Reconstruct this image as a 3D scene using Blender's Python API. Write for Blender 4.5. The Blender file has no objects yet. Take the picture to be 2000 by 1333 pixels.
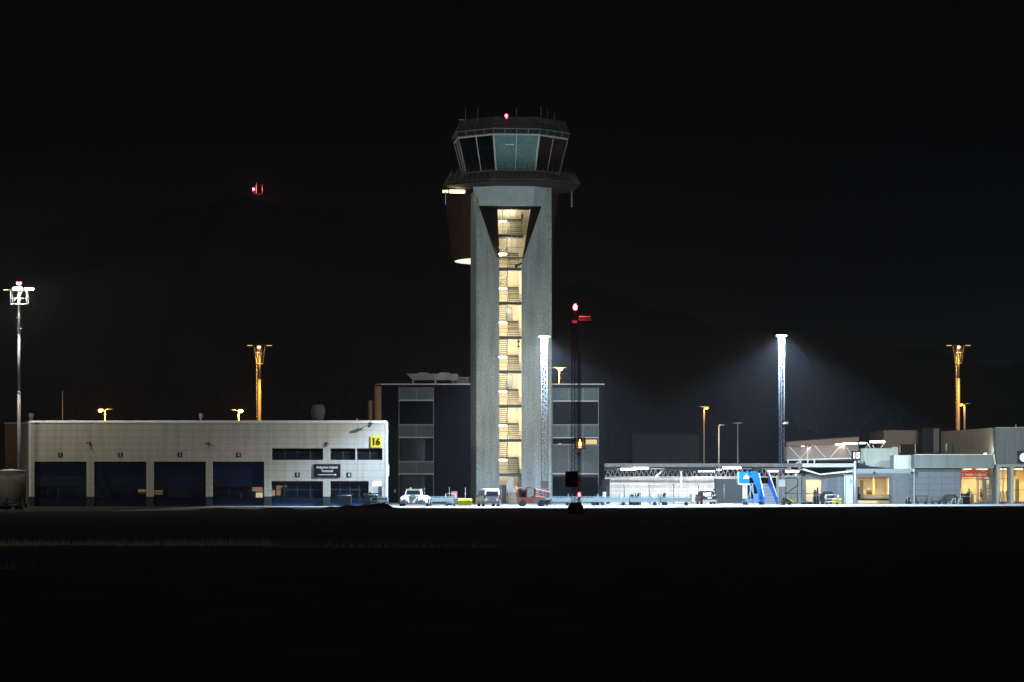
import bpy, bmesh, math, random
from mathutils import Vector, Matrix
R = math.radians
random.seed(7)
C = bpy.context.scene.collection
sc = bpy.context.scene

# ---------------------------------------------------------------- camera
F = 5400.0; HZ = 950.0; EYE = 2.2          # focal length and horizon line, in pixels of a 2000 px wide picture
cd = bpy.data.cameras.new('camera'); cam = bpy.data.objects.new('camera', cd); C.objects.link(cam)
cd.sensor_width = 36; cd.lens = F / 2000 * 36
cd.shift_y = (HZ - 666.5) / 2000
cd.clip_start = 0.5; cd.clip_end = 12000
cam.location = (0, 0, EYE); cam.rotation_euler = (R(90), 0, 0)
sc.camera = cam

# ---------------------------------------------------------------- night sky, faint moonlight fill added to lift the dark ground, exposure
w = bpy.data.worlds.new('World'); sc.world = w; w.use_nodes = True
nt = w.node_tree; bg = nt.nodes['Background']
sky = nt.nodes.new('ShaderNodeTexSky'); sky.sky_type = 'NISHITA'; sky.sun_disc = False
sky.sun_elevation = R(40); sky.sun_rotation = R(150)
hs = nt.nodes.new('ShaderNodeHueSaturation'); hs.inputs['Saturation'].default_value = 0.45
nt.links.new(sky.outputs[0], hs.inputs['Color']); nt.links.new(hs.outputs[0], bg.inputs['Color'])
bg.inputs['Strength'].default_value = 0.00017
sl = bpy.data.lights.new('moon_fill', 'SUN'); sl.energy = 0.13; sl.angle = R(0.5); sl.color = (0.8, 0.88, 1)
so = bpy.data.objects.new('moon_fill', sl); C.objects.link(so); so.rotation_euler = (R(50), 0, R(30)); so.location = (0, 0, 80)
sc.view_settings.view_transform = 'Standard'; sc.view_settings.look = 'None'
sc.view_settings.gamma = 1; sc.view_settings.use_curve_mapping = False; sc.view_settings.exposure = 0
sc.cycles.use_denoising = True
sc.cycles.max_bounces = 6; sc.cycles.diffuse_bounces = 3; sc.cycles.glossy_bounces = 3
sc.cycles.transmission_bounces = 4; sc.cycles.transparent_max_bounces = 12; sc.cycles.volume_bounces = 0
sc.cycles.sample_clamp_indirect = 2.0; sc.cycles.sample_clamp_direct = 0
sc.cycles.caustics_reflective = False; sc.cycles.caustics_refractive = False

def U(px, D): return (px - 1000) * D / F
def V(py, D): return EYE + (HZ - py) * D / F

def lamp(kind, loc, energy, color, aim=None, size=None, blend=0.15, name='lamp_light', radius=0.15, parent=None, sizes=None):
    l = bpy.data.lights.new(name, kind); l.energy = energy; l.color = color
    if kind == 'SPOT': l.spot_size = R(size); l.spot_blend = blend; l.shadow_soft_size = radius
    elif kind == 'POINT': l.shadow_soft_size = radius
    elif kind == 'AREA':
        l.shape = 'RECTANGLE'; l.size, l.size_y = sizes
    o = bpy.data.objects.new(name, l); C.objects.link(o)
    if parent: o.parent = parent; o.location = Vector(loc) - wl(parent)
    else: o.location = loc
    if aim is not None:
        o.rotation_euler = (Vector(aim) - Vector(loc)).to_track_quat('-Z', 'Y').to_euler()
    return o

# unseen flood spots added to light tower, facades and dry grass; no masts built
lamp('SPOT', (84, 232, 27), 135000, (0.86, 1.0, 0.93), aim=(4, 350, 26), size=26, blend=0.7, name='unseen_floodlight', radius=0.5)
lamp('SPOT', (-96, 262, 26), 120000, (0.90, 1.0, 0.92), aim=(-1, 350, 29), size=26, blend=0.7, name='unseen_floodlight', radius=0.5)
lamp('SPOT', (-48, 92, 9), 4200, (1.0, 0.86, 0.72), aim=(-19, 104, 0), size=34, blend=0.9, name='grass_fill_light', radius=0.3)  # added low spot that brightens the streak of dry grass
lamp('SPOT', (-78, 250, 22), 16500, (1.0, 0.9, 0.70), aim=(-40, 306, 5), size=62, blend=0.7, name='unseen_floodlight', radius=0.5)
lamp('SPOT', (68, 236, 24), 250000, (0.84, 1.0, 0.93), aim=(57, 352, 6), size=24, blend=0.7, name='unseen_floodlight', radius=0.5)

# ---------------------------------------------------------------- helpers
MATS = {}
def mat(name, col, rough=0.7, metal=0.0, var=0.12, scale=1.5, bump=0.0, stain=0.0, alpha=1.0, spec=0.2, coat=0, grain=0.0):
    m = bpy.data.materials.new(name); m.use_nodes = True; t = m.node_tree; b = t.nodes['Principled BSDF']
    b.inputs['Roughness'].default_value = rough; b.inputs['Metallic'].default_value = metal
    b.inputs['Specular IOR Level'].default_value = spec; b.inputs['Alpha'].default_value = alpha
    b.inputs['Coat Weight'].default_value = coat
    tc = t.nodes.new('ShaderNodeTexCoord')
    n = t.nodes.new('ShaderNodeTexNoise'); n.inputs['Scale'].default_value = scale; n.inputs['Detail'].default_value = 5
    t.links.new(tc.outputs['Object'], n.inputs['Vector'])
    mx = t.nodes.new('ShaderNodeMix'); mx.data_type = 'RGBA'
    mx.inputs[6].default_value = (*[c * (1 - var) for c in col], 1); mx.inputs[7].default_value = (*[min(1, c * (1 + var)) for c in col], 1)
    t.links.new(n.outputs['Fac'], mx.inputs[0]); out = mx.outputs[2]
    if stain:
        mp = t.nodes.new('ShaderNodeMapping'); mp.inputs['Scale'].default_value = (1.3, 1.3, 0.12)
        t.links.new(tc.outputs['Object'], mp.inputs['Vector'])
        n2 = t.nodes.new('ShaderNodeTexNoise'); n2.inputs['Scale'].default_value = 1.2; n2.inputs['Detail'].default_value = 6
        t.links.new(mp.outputs[0], n2.inputs['Vector'])
        cr = t.nodes.new('ShaderNodeValToRGB'); cr.color_ramp.elements[0].position = 0.42; cr.color_ramp.elements[1].position = 0.68
        cr.color_ramp.elements[0].color = (1, 1, 1, 1); cr.color_ramp.elements[1].color = (1 - stain,) * 3 + (1,)
        t.links.new(n2.outputs['Fac'], cr.inputs[0])
        ml = t.nodes.new('ShaderNodeMix'); ml.data_type = 'RGBA'; ml.blend_type = 'MULTIPLY'; ml.inputs[0].default_value = 1
        t.links.new(out, ml.inputs[6]); t.links.new(cr.outputs[0], ml.inputs[7]); out = ml.outputs[2]
    if grain:   # fine aggregate speckle of the surface
        g_ = t.nodes.new('ShaderNodeTexNoise'); g_.inputs['Scale'].default_value = 5.5; g_.inputs['Detail'].default_value = 3; g_.inputs['Roughness'].default_value = .8
        t.links.new(tc.outputs['Object'], g_.inputs['Vector'])
        gr_ = t.nodes.new('ShaderNodeValToRGB'); gr_.color_ramp.elements[0].position = 0.35; gr_.color_ramp.elements[1].position = 0.65
        gr_.color_ramp.elements[0].color = (1 - grain,) * 3 + (1,); gr_.color_ramp.elements[1].color = (1 + grain,) * 3 + (1,)
        t.links.new(g_.outputs['Fac'], gr_.inputs[0])
        mg = t.nodes.new('ShaderNodeMix'); mg.data_type = 'RGBA'; mg.blend_type = 'MULTIPLY'; mg.inputs[0].default_value = 1
        t.links.new(out, mg.inputs[6]); t.links.new(gr_.outputs[0], mg.inputs[7]); out = mg.outputs[2]
    t.links.new(out, b.inputs['Base Color'])
    if bump:
        bp = t.nodes.new('ShaderNodeBump'); bp.inputs['Strength'].default_value = bump; bp.inputs['Distance'].default_value = 0.05
        n3 = t.nodes.new('ShaderNodeTexNoise'); n3.inputs['Scale'].default_value = scale * 6; n3.inputs['Detail'].default_value = 6
        t.links.new(tc.outputs['Object'], n3.inputs['Vector']); t.links.new(n3.outputs['Fac'], bp.inputs['Height'])
        t.links.new(bp.outputs[0], b.inputs['Normal'])
    MATS[name] = m; return m
def emit(name, col, s):
    m = bpy.data.materials.new(name); m.use_nodes = True; m.cycles.emission_sampling = 'NONE'; b = m.node_tree.nodes['Principled BSDF']
    b.inputs['Base Color'].default_value = (*col, 1); b.inputs['Emission Color'].default_value = (*col, 1); b.inputs['Emission Strength'].default_value = s
    return m
def panels(name, col, w_, h_, ox=0, oz=0, joint=0.03, dark=0.3, rough=0.5, var=0.05, stain=0.0, axis='XZ', grain=0.12):
    """cladding sheets of w_ by h_ metres with dark joints, in object space"""
    m = mat(name, col, rough, var=var, scale=0.6, stain=stain, grain=grain); t = m.node_tree; b = t.nodes['Principled BSDF']
    src = b.inputs['Base Color'].links[0].from_socket
    tc = t.nodes.new('ShaderNodeTexCoord'); sp = t.nodes.new('ShaderNodeSeparateXYZ'); t.links.new(tc.outputs['Object'], sp.inputs[0])
    fac = None
    for sock, size, off in ((sp.outputs[0] if axis[0] == 'X' else sp.outputs[1], w_, ox), (sp.outputs[2], h_, oz)):
        if not size: continue
        a = t.nodes.new('ShaderNodeMath'); a.operation = 'SUBTRACT'; a.inputs[1].default_value = off - 1000 * size; t.links.new(sock, a.inputs[0])
        d = t.nodes.new('ShaderNodeMath'); d.operation = 'MODULO'; d.inputs[1].default_value = size; t.links.new(a.outputs[0], d.inputs[0])
        l = t.nodes.new('ShaderNodeMath'); l.operation = 'LESS_THAN'; l.inputs[1].default_value = joint; t.links.new(d.outputs[0], l.inputs[0])
        if fac is None: fac = l.outputs[0]
        else:
            x = t.nodes.new('ShaderNodeMath'); x.operation = 'MAXIMUM'; t.links.new(fac, x.inputs[0]); t.links.new(l.outputs[0], x.inputs[1]); fac = x.outputs[0]
    mx = t.nodes.new('ShaderNodeMix'); mx.data_type = 'RGBA'; mx.inputs[7].default_value = (*[c * dark for c in col], 1)
    t.links.new(fac, mx.inputs[0]); t.links.new(src, mx.inputs[6]); t.links.new(mx.outputs[2], b.inputs['Base Color'])
    return m
def glass(name, tint=(0.6, 0.7, 0.75), thru=0.6, rough=0.03):
    """window pane: part clear, part mirror-like dark"""
    m = bpy.data.materials.new(name); m.use_nodes = True; t = m.node_tree; b = t.nodes['Principled BSDF']
    b.inputs['Base Color'].default_value = (0.012, 0.016, 0.02, 1); b.inputs['Roughness'].default_value = rough
    tr = t.nodes.new('ShaderNodeBsdfTransparent'); tr.inputs[0].default_value = (*tint, 1)
    mx = t.nodes.new('ShaderNodeMixShader'); mx.inputs[0].default_value = thru
    t.links.new(b.outputs[0], mx.inputs[1]); t.links.new(tr.outputs[0], mx.inputs[2]); t.links.new(mx.outputs[0], t.nodes['Material Output'].inputs[0])
    return m

def wl(o):
    v = Vector((0, 0, 0))
    while o is not None: v = v + o.location; o = o.parent
    return v
class MB:
    def __init__(s): s.v = []; s.f = []; s.sm = []
    def add(s, vs, fs, smooth=False):
        n = len(s.v); s.v += [tuple(p) for p in vs]; s.f += [[i + n for i in f] for f in fs]; s.sm += [smooth] * len(fs); return s
    def box(s, x0, x1, y0, y1, z0, z1):
        return s.add([(x0,y0,z0),(x1,y0,z0),(x1,y1,z0),(x0,y1,z0),(x0,y0,z1),(x1,y0,z1),(x1,y1,z1),(x0,y1,z1)],
                     [(3,2,1,0),(4,5,6,7),(0,1,5,4),(1,2,6,5),(2,3,7,6),(3,0,4,7)])
    def bar(s, p, q, r, n=6, r2=None, smooth=True):
        p = Vector(p); q = Vector(q); d = (q - p)
        if d.length < 1e-6: return s
        r2 = r if r2 is None else r2
        k = d.normalized(); a = k.orthogonal().normalized(); b = k.cross(a)
        off = math.pi / n
        vs = [p + (a * math.cos(2*math.pi*i/n+off) + b * math.sin(2*math.pi*i/n+off)) * r for i in range(n)] + \
             [q + (a * math.cos(2*math.pi*i/n+off) + b * math.sin(2*math.pi*i/n+off)) * r2 for i in range(n)]
        s.add(vs, [(i, (i+1) % n, n + (i+1) % n, n + i) for i in range(n)], smooth and n > 4)
        return s.add([], [[len(s.v) - 2*n + i for i in reversed(range(n))], [len(s.v) - n + i for i in range(n)]]) if False else s._caps(n)
    def _caps(s, n):
        N = len(s.v); s.f.append([N - 2*n + i for i in reversed(range(n))]); s.f.append([N - n + i for i in range(n)]); s.sm += [False, False]; return s
    def prism(s, poly, lo, hi, axis='z'):
        """poly: 2-D outline; extruded along the axis"""
        n = len(poly)
        f = {'z': lambda a, b, c: (a, b, c), 'y': lambda a, b, c: (a, c, b), 'x': lambda a, b, c: (c, a, b)}[axis]
        s.add([f(a, b, lo) for a, b in poly] + [f(a, b, hi) for a, b in poly],
              [tuple(range(n)), tuple(range(2*n - 1, n - 1, -1))] + [(i, i + n, (i+1) % n + n, (i+1) % n) for i in range(n)]); return s
    def loft(s, rings, caps=True, smooth=False):
        n = len(rings[0]); b = len(s.v)
        for r in rings: s.v += [tuple(p) for p in r]
        for k in range(len(rings) - 1):
            for i in range(n):
                s.f.append([b + k*n + i, b + k*n + (i+1) % n, b + (k+1)*n + (i+1) % n, b + (k+1)*n + i]); s.sm.append(smooth)
        if caps:
            s.f.append([b + i for i in reversed(range(n))]); s.f.append([b + (len(rings)-1)*n + i for i in range(n)]); s.sm += [False, False]
        return s
    def lathe(s, cx, cy, prof, n=16):
        return s.loft([[(cx + r*math.cos(2*math.pi*i/n), cy + r*math.sin(2*math.pi*i/n), z) for i in range(n)] for r, z in prof], True, True)
    def build(s, name, m, parent=None, world=True, bevel=0, label=None):
        me = bpy.data.meshes.new(name); o = bpy.data.objects.new(name, me)
        off = Vector((0, 0, 0))
        if parent is not None:
            o.parent = parent
            if world: off = wl(parent)
        me.from_pydata([tuple(Vector(p) - off) for p in s.v], [], s.f)
        for p, k in zip(me.polygons, s.sm): p.use_smooth = k
        bm = bmesh.new(); bm.from_mesh(me); bmesh.ops.recalc_face_normals(bm, faces=bm.faces); bm.to_mesh(me); bm.free()
        me.materials.append(m); C.objects.link(o)
        if bevel:
            bv = o.modifiers.new('bevel', 'BEVEL'); bv.width = bevel; bv.segments = 2; bv.limit_method = 'ANGLE'; bv.angle_limit = R(40)
        if label: o['label'] = label
        return o
def thing(name, label, cat, loc=(0, 0, 0), rz=0, group=None):
    o = bpy.data.objects.new(name, None); C.objects.link(o); o.location = loc; o.rotation_euler = (0, 0, rz)
    o.empty_display_size = 0.3
    o['label'] = label; o['category'] = cat
    if group: o['group'] = group
    return o
def tag(o, label, cat, group=None):
    o['label'] = label; o['category'] = cat
    if group: o['group'] = group
    return o
def structure(o, kind='structure'): o['kind'] = kind; return o
def kids(o): return [c for c in bpy.data.objects if c.parent == o]
def copy_tree(o, parent=None):
    c = o.copy(); C.objects.link(c); c.parent = parent
    for ch in kids(o): copy_tree(ch, c)
    return c
def text(body, size, x, y, z, m, parent, name='lettering', align='CENTER', bold=0.0, world=True, depth=0.01, wscale=1.0):
    """flat lettering facing the camera side (-Y), centred on x, z"""
    cu = bpy.data.curves.new('t', 'FONT'); cu.body = body; cu.size = size; cu.align_x = align; cu.align_y = 'CENTER'; cu.extrude = depth; cu.offset = bold
    cu.resolution_u = 3
    to = bpy.data.objects.new('t', cu); C.objects.link(to)
    bpy.context.view_layer.update()
    me = bpy.data.meshes.new_from_object(to.evaluated_get(bpy.context.evaluated_depsgraph_get()))
    bpy.data.objects.remove(to)
    off = wl(parent) if world else Vector((0, 0, 0))
    zc = 0
    if me.vertices:
        ys = [v.co.y for v in me.vertices]; zc = 0
    for v in me.vertices: v.co = Vector((x + v.co.x * wscale, y - v.co.z, z + v.co.y - zc)) - off
    me.name = name; o = bpy.data.objects.new(name, me); C.objects.link(o); o.parent = parent
    me.materials.clear(); me.materials.append(m); return o
def pierced(mb, x0, x1, z0, z1, y, holes, depth, thick=None):
    """wall sheet facing -Y with rectangular holes (x0,x1,z0,z1) whose reveals go back by depth"""
    xs = sorted(set([x0, x1] + [h[0] for h in holes] + [h[1] for h in holes])); zs = sorted(set([z0, z1] + [h[2] for h in holes] + [h[3] for h in holes]))
    xs = [a for a in xs if x0 <= a <= x1]; zs = [a for a in zs if z0 <= a <= z1]
    for i in range(len(xs) - 1):
        for j in range(len(zs) - 1):
            cx = (xs[i] + xs[i+1]) / 2; cz = (zs[j] + zs[j+1]) / 2
            if any(h[0] < cx < h[1] and h[2] < cz < h[3] for h in holes): continue
            mb.add([(xs[i], y, zs[j]), (xs[i+1], y, zs[j]), (xs[i+1], y, zs[j+1]), (xs[i], y, zs[j+1])], [(0, 1, 2, 3)])
    for a, b, c, d in holes:
        q = y + depth
        mb.add([(a,y,c),(a,q,c),(a,q,d),(a,y,d)], [(0,1,2,3)]); mb.add([(b,y,c),(b,q,c),(b,q,d),(b,y,d)], [(3,2,1,0)])
        mb.add([(a,y,d),(a,q,d),(b,q,d),(b,y,d)], [(0,1,2,3)])
        if c > z0 + 0.01: mb.add([(a,y,c),(a,q,c),(b,q,c),(b,y,c)], [(3,2,1,0)])
    return mb

# ---------------------------------------------------------------- materials
M = MATS
mat('field_grass', (0.05, 0.046, 0.045), 0.95, var=0.6, scale=0.5, bump=0.6, spec=0.05)
mat('asphalt', (0.03, 0.03, 0.03), 0.9, var=0.3, scale=0.8, bump=0.3, spec=0.2)
mat('apron_concrete', (0.48, 0.49, 0.48), 0.6, var=0.18, scale=0.25, spec=0.5)
mat('gravel', (0.05, 0.05, 0.045), 0.9, var=0.3, scale=2, spec=0.1)
mat('forest', (0.05, 0.045, 0.045), 1.0, var=0.4, scale=0.02, spec=0)
mat('soil', (0.008, 0.007, 0.006), 1.0, var=0.4, scale=2, bump=0.6, spec=0)
mat('concrete', (0.265, 0.29, 0.275), 0.85, var=0.16, scale=0.45, bump=0.15, stain=0.30, grain=0.45)
mat('pale_concrete', (0.38, 0.43, 0.46), 0.8, var=0.08, scale=0.6, stain=0.12, grain=0.25)
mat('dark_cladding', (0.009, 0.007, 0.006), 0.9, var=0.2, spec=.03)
mat('brown_cladding', (0.035, 0.017, 0.013), 0.7, var=0.25, grain=.3)
mat('steel', (0.35, 0.36, 0.37), 0.5, 0.4, var=0.15)
mat('white_steel', (0.72, 0.75, 0.76), 0.5, var=0.06)
mat('galvanised', (0.55, 0.58, 0.6), 0.45, 0.3, var=0.1)
mat('dark_steel', (0.05, 0.05, 0.055), 0.5, 0.2)
mat('black_steel', (0.012, 0.011, 0.011), 0.8, spec=0.1)
mat('grille', (0.10, 0.085, 0.08), 0.7, 0.1)
mat('deck_dark', (0.018, 0.015, 0.014), 0.8, grain=.3)
mat('brown_pane_sheen', (0.022, 0.010, 0.009), 0.7, var=.3)  # reddish reflection in the right cab panes, put into their colour
mat('mast_lattice', (0.06, 0.065, 0.07), 0.8, spec=.2)
mat('cream_wall', (0.80, 0.72, 0.56), 0.8, var=0.05)
mat('stair_step', (0.10, 0.09, 0.08), 0.8)
mat('slab_edge', (0.10, 0.11, 0.12), 0.7)
mat('pane_sheen', (0.12, 0.22, 0.23), 0.5, var=0.35, scale=0.9, grain=.35)  # apron light reflected in the front cab panes, put into their colour
mat('navy', (0.007, 0.013, 0.045), 0.6, var=0.12, spec=.2)
mat('blue_panel', (0.02, 0.045, 0.10), 0.5, var=0.15)
mat('plinth', (0.045, 0.05, 0.055), 0.85, var=0.2, stain=0.3)
mat('trim_white', (0.76, 0.8, 0.78), 0.5, var=0.04)
mat('sign_yellow', (0.72, 0.52, 0.02), 0.5, var=0.08)
mat('sign_black', (0.012, 0.012, 0.014), 0.5)
mat('sign_white', (0.85, 0.85, 0.85), 0.5, var=0.02)
mat('office_dark', (0.007, 0.008, 0.016), 0.9, var=0.2, spec=.1)
mat('office_panel', (0.13, 0.165, 0.20), 0.6, var=0.14, scale=0.8, grain=.25)
mat('wall_grey', (0.155, 0.175, 0.19), 0.75, var=0.08, scale=0.5, stain=0.25, grain=.22)
mat('wall_brown', (0.16, 0.10, 0.075), 0.8, var=0.12, scale=0.7)
mat('dark_wall', (0.02, 0.018, 0.018), 0.9)
mat('roofing', (0.03, 0.03, 0.032), 0.9)
mat('teal_white', (0.62, 0.74, 0.70), 0.6, var=0.05, scale=0.5, stain=0.1)
mat('paint_white', (0.78, 0.8, 0.8), 0.3, var=0.03, coat=0.4)
mat('paint_red', (0.55, 0.16, 0.12), 0.45, var=0.15, scale=3)
mat('paint_blue', (0.01, 0.14, 0.55), 0.4, var=0.08)
mat('paint_yellow', (0.55, 0.52, 0.03), 0.5, var=0.1)
mat('paint_dark', (0.035, 0.028, 0.025), 0.25, coat=0.5)
mat('tyre', (0.02, 0.02, 0.02), 0.9)
mat('cart_metal', (0.20, 0.26, 0.27), 0.6, 0.1, var=0.2, scale=4)
mat('tank_shell', (0.24, 0.22, 0.18), 0.7, var=0.12, stain=0.25)
mat('bark', (0.06, 0.045, 0.035), 0.95, var=0.3)
mat('grass_dry', (0.30, 0.25, 0.19), 0.9, var=0.3)
mat('cloth_dark', (0.02, 0.022, 0.03), 0.9); mat('cloth_blue', (0.15, 0.3, 0.45), 0.9); mat('skin', (0.5, 0.3, 0.2), 0.6); mat('hair', (0.02, 0.015, 0.01), 0.8)
mat('wood_desk', (0.45, 0.25, 0.1), 0.6); mat('room_warm', (0.75, 0.55, 0.28), 0.8, var=0.06); mat('room_white', (0.8, 0.74, 0.6), 0.8, var=0.05)
mat('banner_orange', (0.72, 0.085, 0.01), 0.6, var=0.05); mat('number_grey', (0.5, 0.5, 0.48), 0.6)
mat('rust_pole', (0.5, 0.42, 0.34), 0.6, var=0.1)
M['glass_dark'] = glass('glass_dark', (0.5, 0.55, 0.6), 0.35)
M['glass_clear'] = glass('glass_clear', (0.9, 0.95, 0.93), 0.88)
M['glass_mid'] = glass('glass_mid', (0.7, 0.75, 0.8), 0.6)
M['glass_car'] = glass('glass_car', (0.1, 0.1, 0.1), 0.1, .15)
W_TUBE = emit('tube_warm', (1.0, 0.84, 0.55), 26)
W_PANEL = emit('ceiling_panel', (1.0, 0.86, 0.6), 6)
E_WHITE = emit('lamp_white', (0.92, 0.97, 1.0), 30)
E_BLUE = emit('led_white', (0.72, 0.85, 1.0), 18)
E_FLOOD = emit('flood_white', (1.0, 0.95, 0.82), 60)
E_NA = emit('sodium_lamp', (1.0, 0.42, 0.06), 70)
E_RED = emit('red_lamp', (1.0, 0.02, 0.03), 60)
E_WARM = emit('warm_window', (1.0, 0.62, 0.24), 0.55)
E_SIGN = emit('backlit_white', (1, 1, 1), 1.6)
E_15 = emit('backlit_number', (1, 0.93, 0.66), 1.4)
NA = (1.0, 0.45, 0.07); LED = (0.46, 0.68, 1.0)

# ---------------------------------------------------------------- ground
g = MB().add([(-4000, -400, -0.05), (4000, -400, -0.05), (4000, 5000, -0.05), (-4000, 5000, -0.05)], [(0, 1, 2, 3)])
structure(g.build('ground', M['asphalt']))
# edge of the unlit field, from the near left to the far right
EDGE = [(-90, 200), (-60, 222), (-43.5, 235), (-28.7, 258), (0, 280), (30, 295), (57, 308), (120, 335)]
def edge_y(x):
    for (a, b), (c, d) in zip(EDGE, EDGE[1:]):
        if a <= x <= c: return b + (d - b) * (x - a) / (c - a)
    return EDGE[0][1] if x < EDGE[0][0] else EDGE[-1][1]
ap = MB().prism([(-35.5, edge_y(-35.5) - 3), (-28.7, 255), (0, 277), (57, 305), (140, 330), (140, 385), (-32.5, 385), (-33.5, 300), (-34.5, 275)], -0.3, 0.0)
structure(ap.build('apron', panels('apron_slabs', (0.48, 0.49, 0.48), 7.5, 0, joint=0.06, dark=0.55, rough=0.55, var=0.15)))
# apron painted lines
ml = MB()
for x0, y0, x1, y1 in ((-30, 292, 120, 318), (-30, 293.2, 120, 319.2)):
    ml.add([(x0, y0, 0.004), (x1, y1, 0.004), (x1, y1 + 0.2, 0.004), (x0, y0 + 0.2, 0.004)], [(0, 1, 2, 3)])
structure(ml.build('road_marking', M['sign_yellow']))
# the field: an uneven sheet falling away towards the camera, with spoil heaps at its far edge
def noise2(x, y):
    return (math.sin(x*0.31+1.3)*math.cos(y*0.27+0.4) + 0.5*math.sin(x*0.83+y*0.41) + 0.3*math.sin(x*1.9-y*1.3+2) + 0.2*math.sin(x*4.1+y*3.3))/2
HEAPS = [(U(540,262), 262, 1.2, 0.16), (U(563,263), 263, 0.7, 0.14), (U(527,262), 261, 0.7, 0.12), (U(668,266), 267, 1.3, 0.22), (U(690,267), 267.5, 1.0, 0.25), (U(728,268), 268.5, 1.2, 0.42), (U(752,269), 269, 0.9, 0.36), (U(645,266), 266, 0.8, 0.18), (U(608,265), 265, 0.5, 0.12),
         (U(425,262), 259, 2.5, 0.2), (U(1120,280), 284.3, 1.2, 0.12)]
def fz(x, y):
    d = edge_y(x) - y
    z = 0.02 * math.exp(-((d - 1.5) / 1.5) ** 2) - 0.03 + noise2(x, y) * 0.035 * min(1, max(0, d / 3))
    if d < 0.2: z = -0.05
    for hx, hy, r, h in HEAPS:
        q = ((x - hx) ** 2 + ((y - hy) * 0.8) ** 2) / (r * r)
        if q < 4: z += h * math.exp(-q * 1.1) * (1 + 0.22 * math.sin(x * 7.3 + 1) * math.sin(y * 5) + 0.12 * math.sin(x * 17))
    return z
fl = MB(); nx = 520; us = [-100 + 0.0 for _ in ()]
xs = [-120 + 240 * i / nx for i in range(nx + 1)]
ts = [0, 0.15, 0.4, 0.7, 1.0, 1.3, 1.6, 2.0, 2.5, 3.2, 4, 5, 6.5, 8, 10, 12, 14, 17, 20, 25, 30, 36, 44, 54, 66, 80, 96, 114, 134, 156, 180, 210, 250, 330]
for t in ts:
    for x in xs:
        y = edge_y(x) - t; fl.v.append((x, y, fz(x, y)))
for j in range(len(ts) - 1):
    for i in range(nx):
        a = j * (nx + 1) + i; fl.f.append([a, a + 1, a + nx + 2, a + nx + 1]); fl.sm.append(True)
structure(fl.build('field', M['field_grass']))
# dry grass standing in the field
dg = MB()
for x0, x1, yy, n in ((-19.5, -9.0, 104, 1500), (-9, -0.5, 101, 350), (-19, -13, 74, 200)):
    for _ in range(n):
        x = random.uniform(x0, x1); y = yy + random.gauss(0, 0.9); h = random.uniform(0.08, 0.34); a = random.uniform(-0.12, 0.12)
        z = fz(x, y) - 0.02
        dg.add([(x - 0.008, y, z), (x + 0.008, y, z), (x + a, y + random.uniform(-.05, .05), z + h)], [(0, 1, 2)])
structure(dg.build('dry_grass', M['grass_dry']), 'stuff')
ed = MB()
for _ in range(2600):
    x = random.uniform(-46, 62); y = edge_y(x) - random.uniform(0.8, 2.6); h = random.uniform(0.02, 0.07) * (2.5 if random.random() < 0.04 else 1); a = random.uniform(-0.08, 0.08)
    z = fz(x, y) - 0.02
    ed.add([(x - 0.01, y, z), (x + 0.01, y, z), (x + a, y, z + h)], [(0, 1, 2)])
structure(ed.build('edge_grass', M['field_grass']), 'stuff')
# wooded hills
hl = MB(); prof = [(-900, 20), (-500, 60), (-300, 95), (-180, 118), (-118, 127), (-60, 118), (0, 96), (80, 78), (200, 60), (400, 45), (900, 20)]
def hz(x):
    for (a, b), (c, d) in zip(prof, prof[1:]):
        if a <= x <= c: return b + (d - b) * (x - a) / (c - a)
    return 10
rows = [(900, 0), (1000, 0.35), (1100, 0.75), (1200, 1), (1350, 0.8), (1600, 0)]
for y, k in rows:
    for i in range(241):
        x = -900 + 7.5 * i; hl.v.append((x, y + 20 * math.sin(x * 0.011), -1 + (hz(x) + 2.2 * math.sin(x * 0.9) * math.sin(x * 0.23) + 2 * math.sin(x * 0.05)) * k))
for j in range(len(rows) - 1):
    for i in range(240):
        a = j * 241 + i; hl.f.append([a, a + 1, a + 242, a + 241]); hl.sm.append(False)
structure(hl.build('hills', M['forest']))

# ================================================================ CONTROL TOWER
TC = (U(997.5, 350), 350, 0)
tower = thing('control_tower', 'tall grey concrete control tower with glazed cab and a lit stair shaft', 'control tower', TC, R(6))
def tu(px): return (px - 1004) / 15.607          # front plane, metres from the axis
def tz(py): return EYE + (HZ - py) * 346 / F
VF = -4.0; HW = 74 / 15.607                       # half width 4.74
z504, z403, z362 = tz(504), tz(403), tz(362)
sl0, sl1 = tu(975), tu(1019)
# shaft: front face pieces, sides, back
sh = MB()
def fq(mb, pts, v): mb.add([(tu(a), v, tz(b) if b < 2000 else 0) for a, b in pts], [tuple(range(len(pts)))])
G = 2950
L, Rr = 1004 - 74, 1004 + 74
fq(sh, [(L, G), (975, G), (975, 504), (969, 504), (935, 403), (L, 403)], VF)
fq(sh, [(1019, G), (Rr, G), (Rr, 403), (1058, 403), (1023, 504), (1019, 504)], VF)
fq(sh, [(L, 403), (935, 403), (1058, 403), (Rr, 403), (Rr, 362), (L, 362)], VF)
sh.add([(-HW, VF, 0), (-HW, 4, 0), (-HW, 4, z362), (-HW, VF, z362)], [(0, 1, 2, 3)])
sh.add([(HW, VF, 0), (HW, 4, 0), (HW, 4, z362), (HW, VF, z362)], [(3, 2, 1, 0)])
sh.add([(-HW, 4, 0), (HW, 4, 0), (HW, 4, z362), (-HW, 4, z362)], [(0, 1, 2, 3)])
for a, b in ((sl0, 1), (sl1, -1)):
    sh.add([(a, VF, 0), (a, VF + 0.35, 0), (a, VF + 0.35, z504), (a, VF, z504)], [(0, 1, 2, 3)])
shaft = sh.build('shaft', M['concrete'], tower, world=False)
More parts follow.
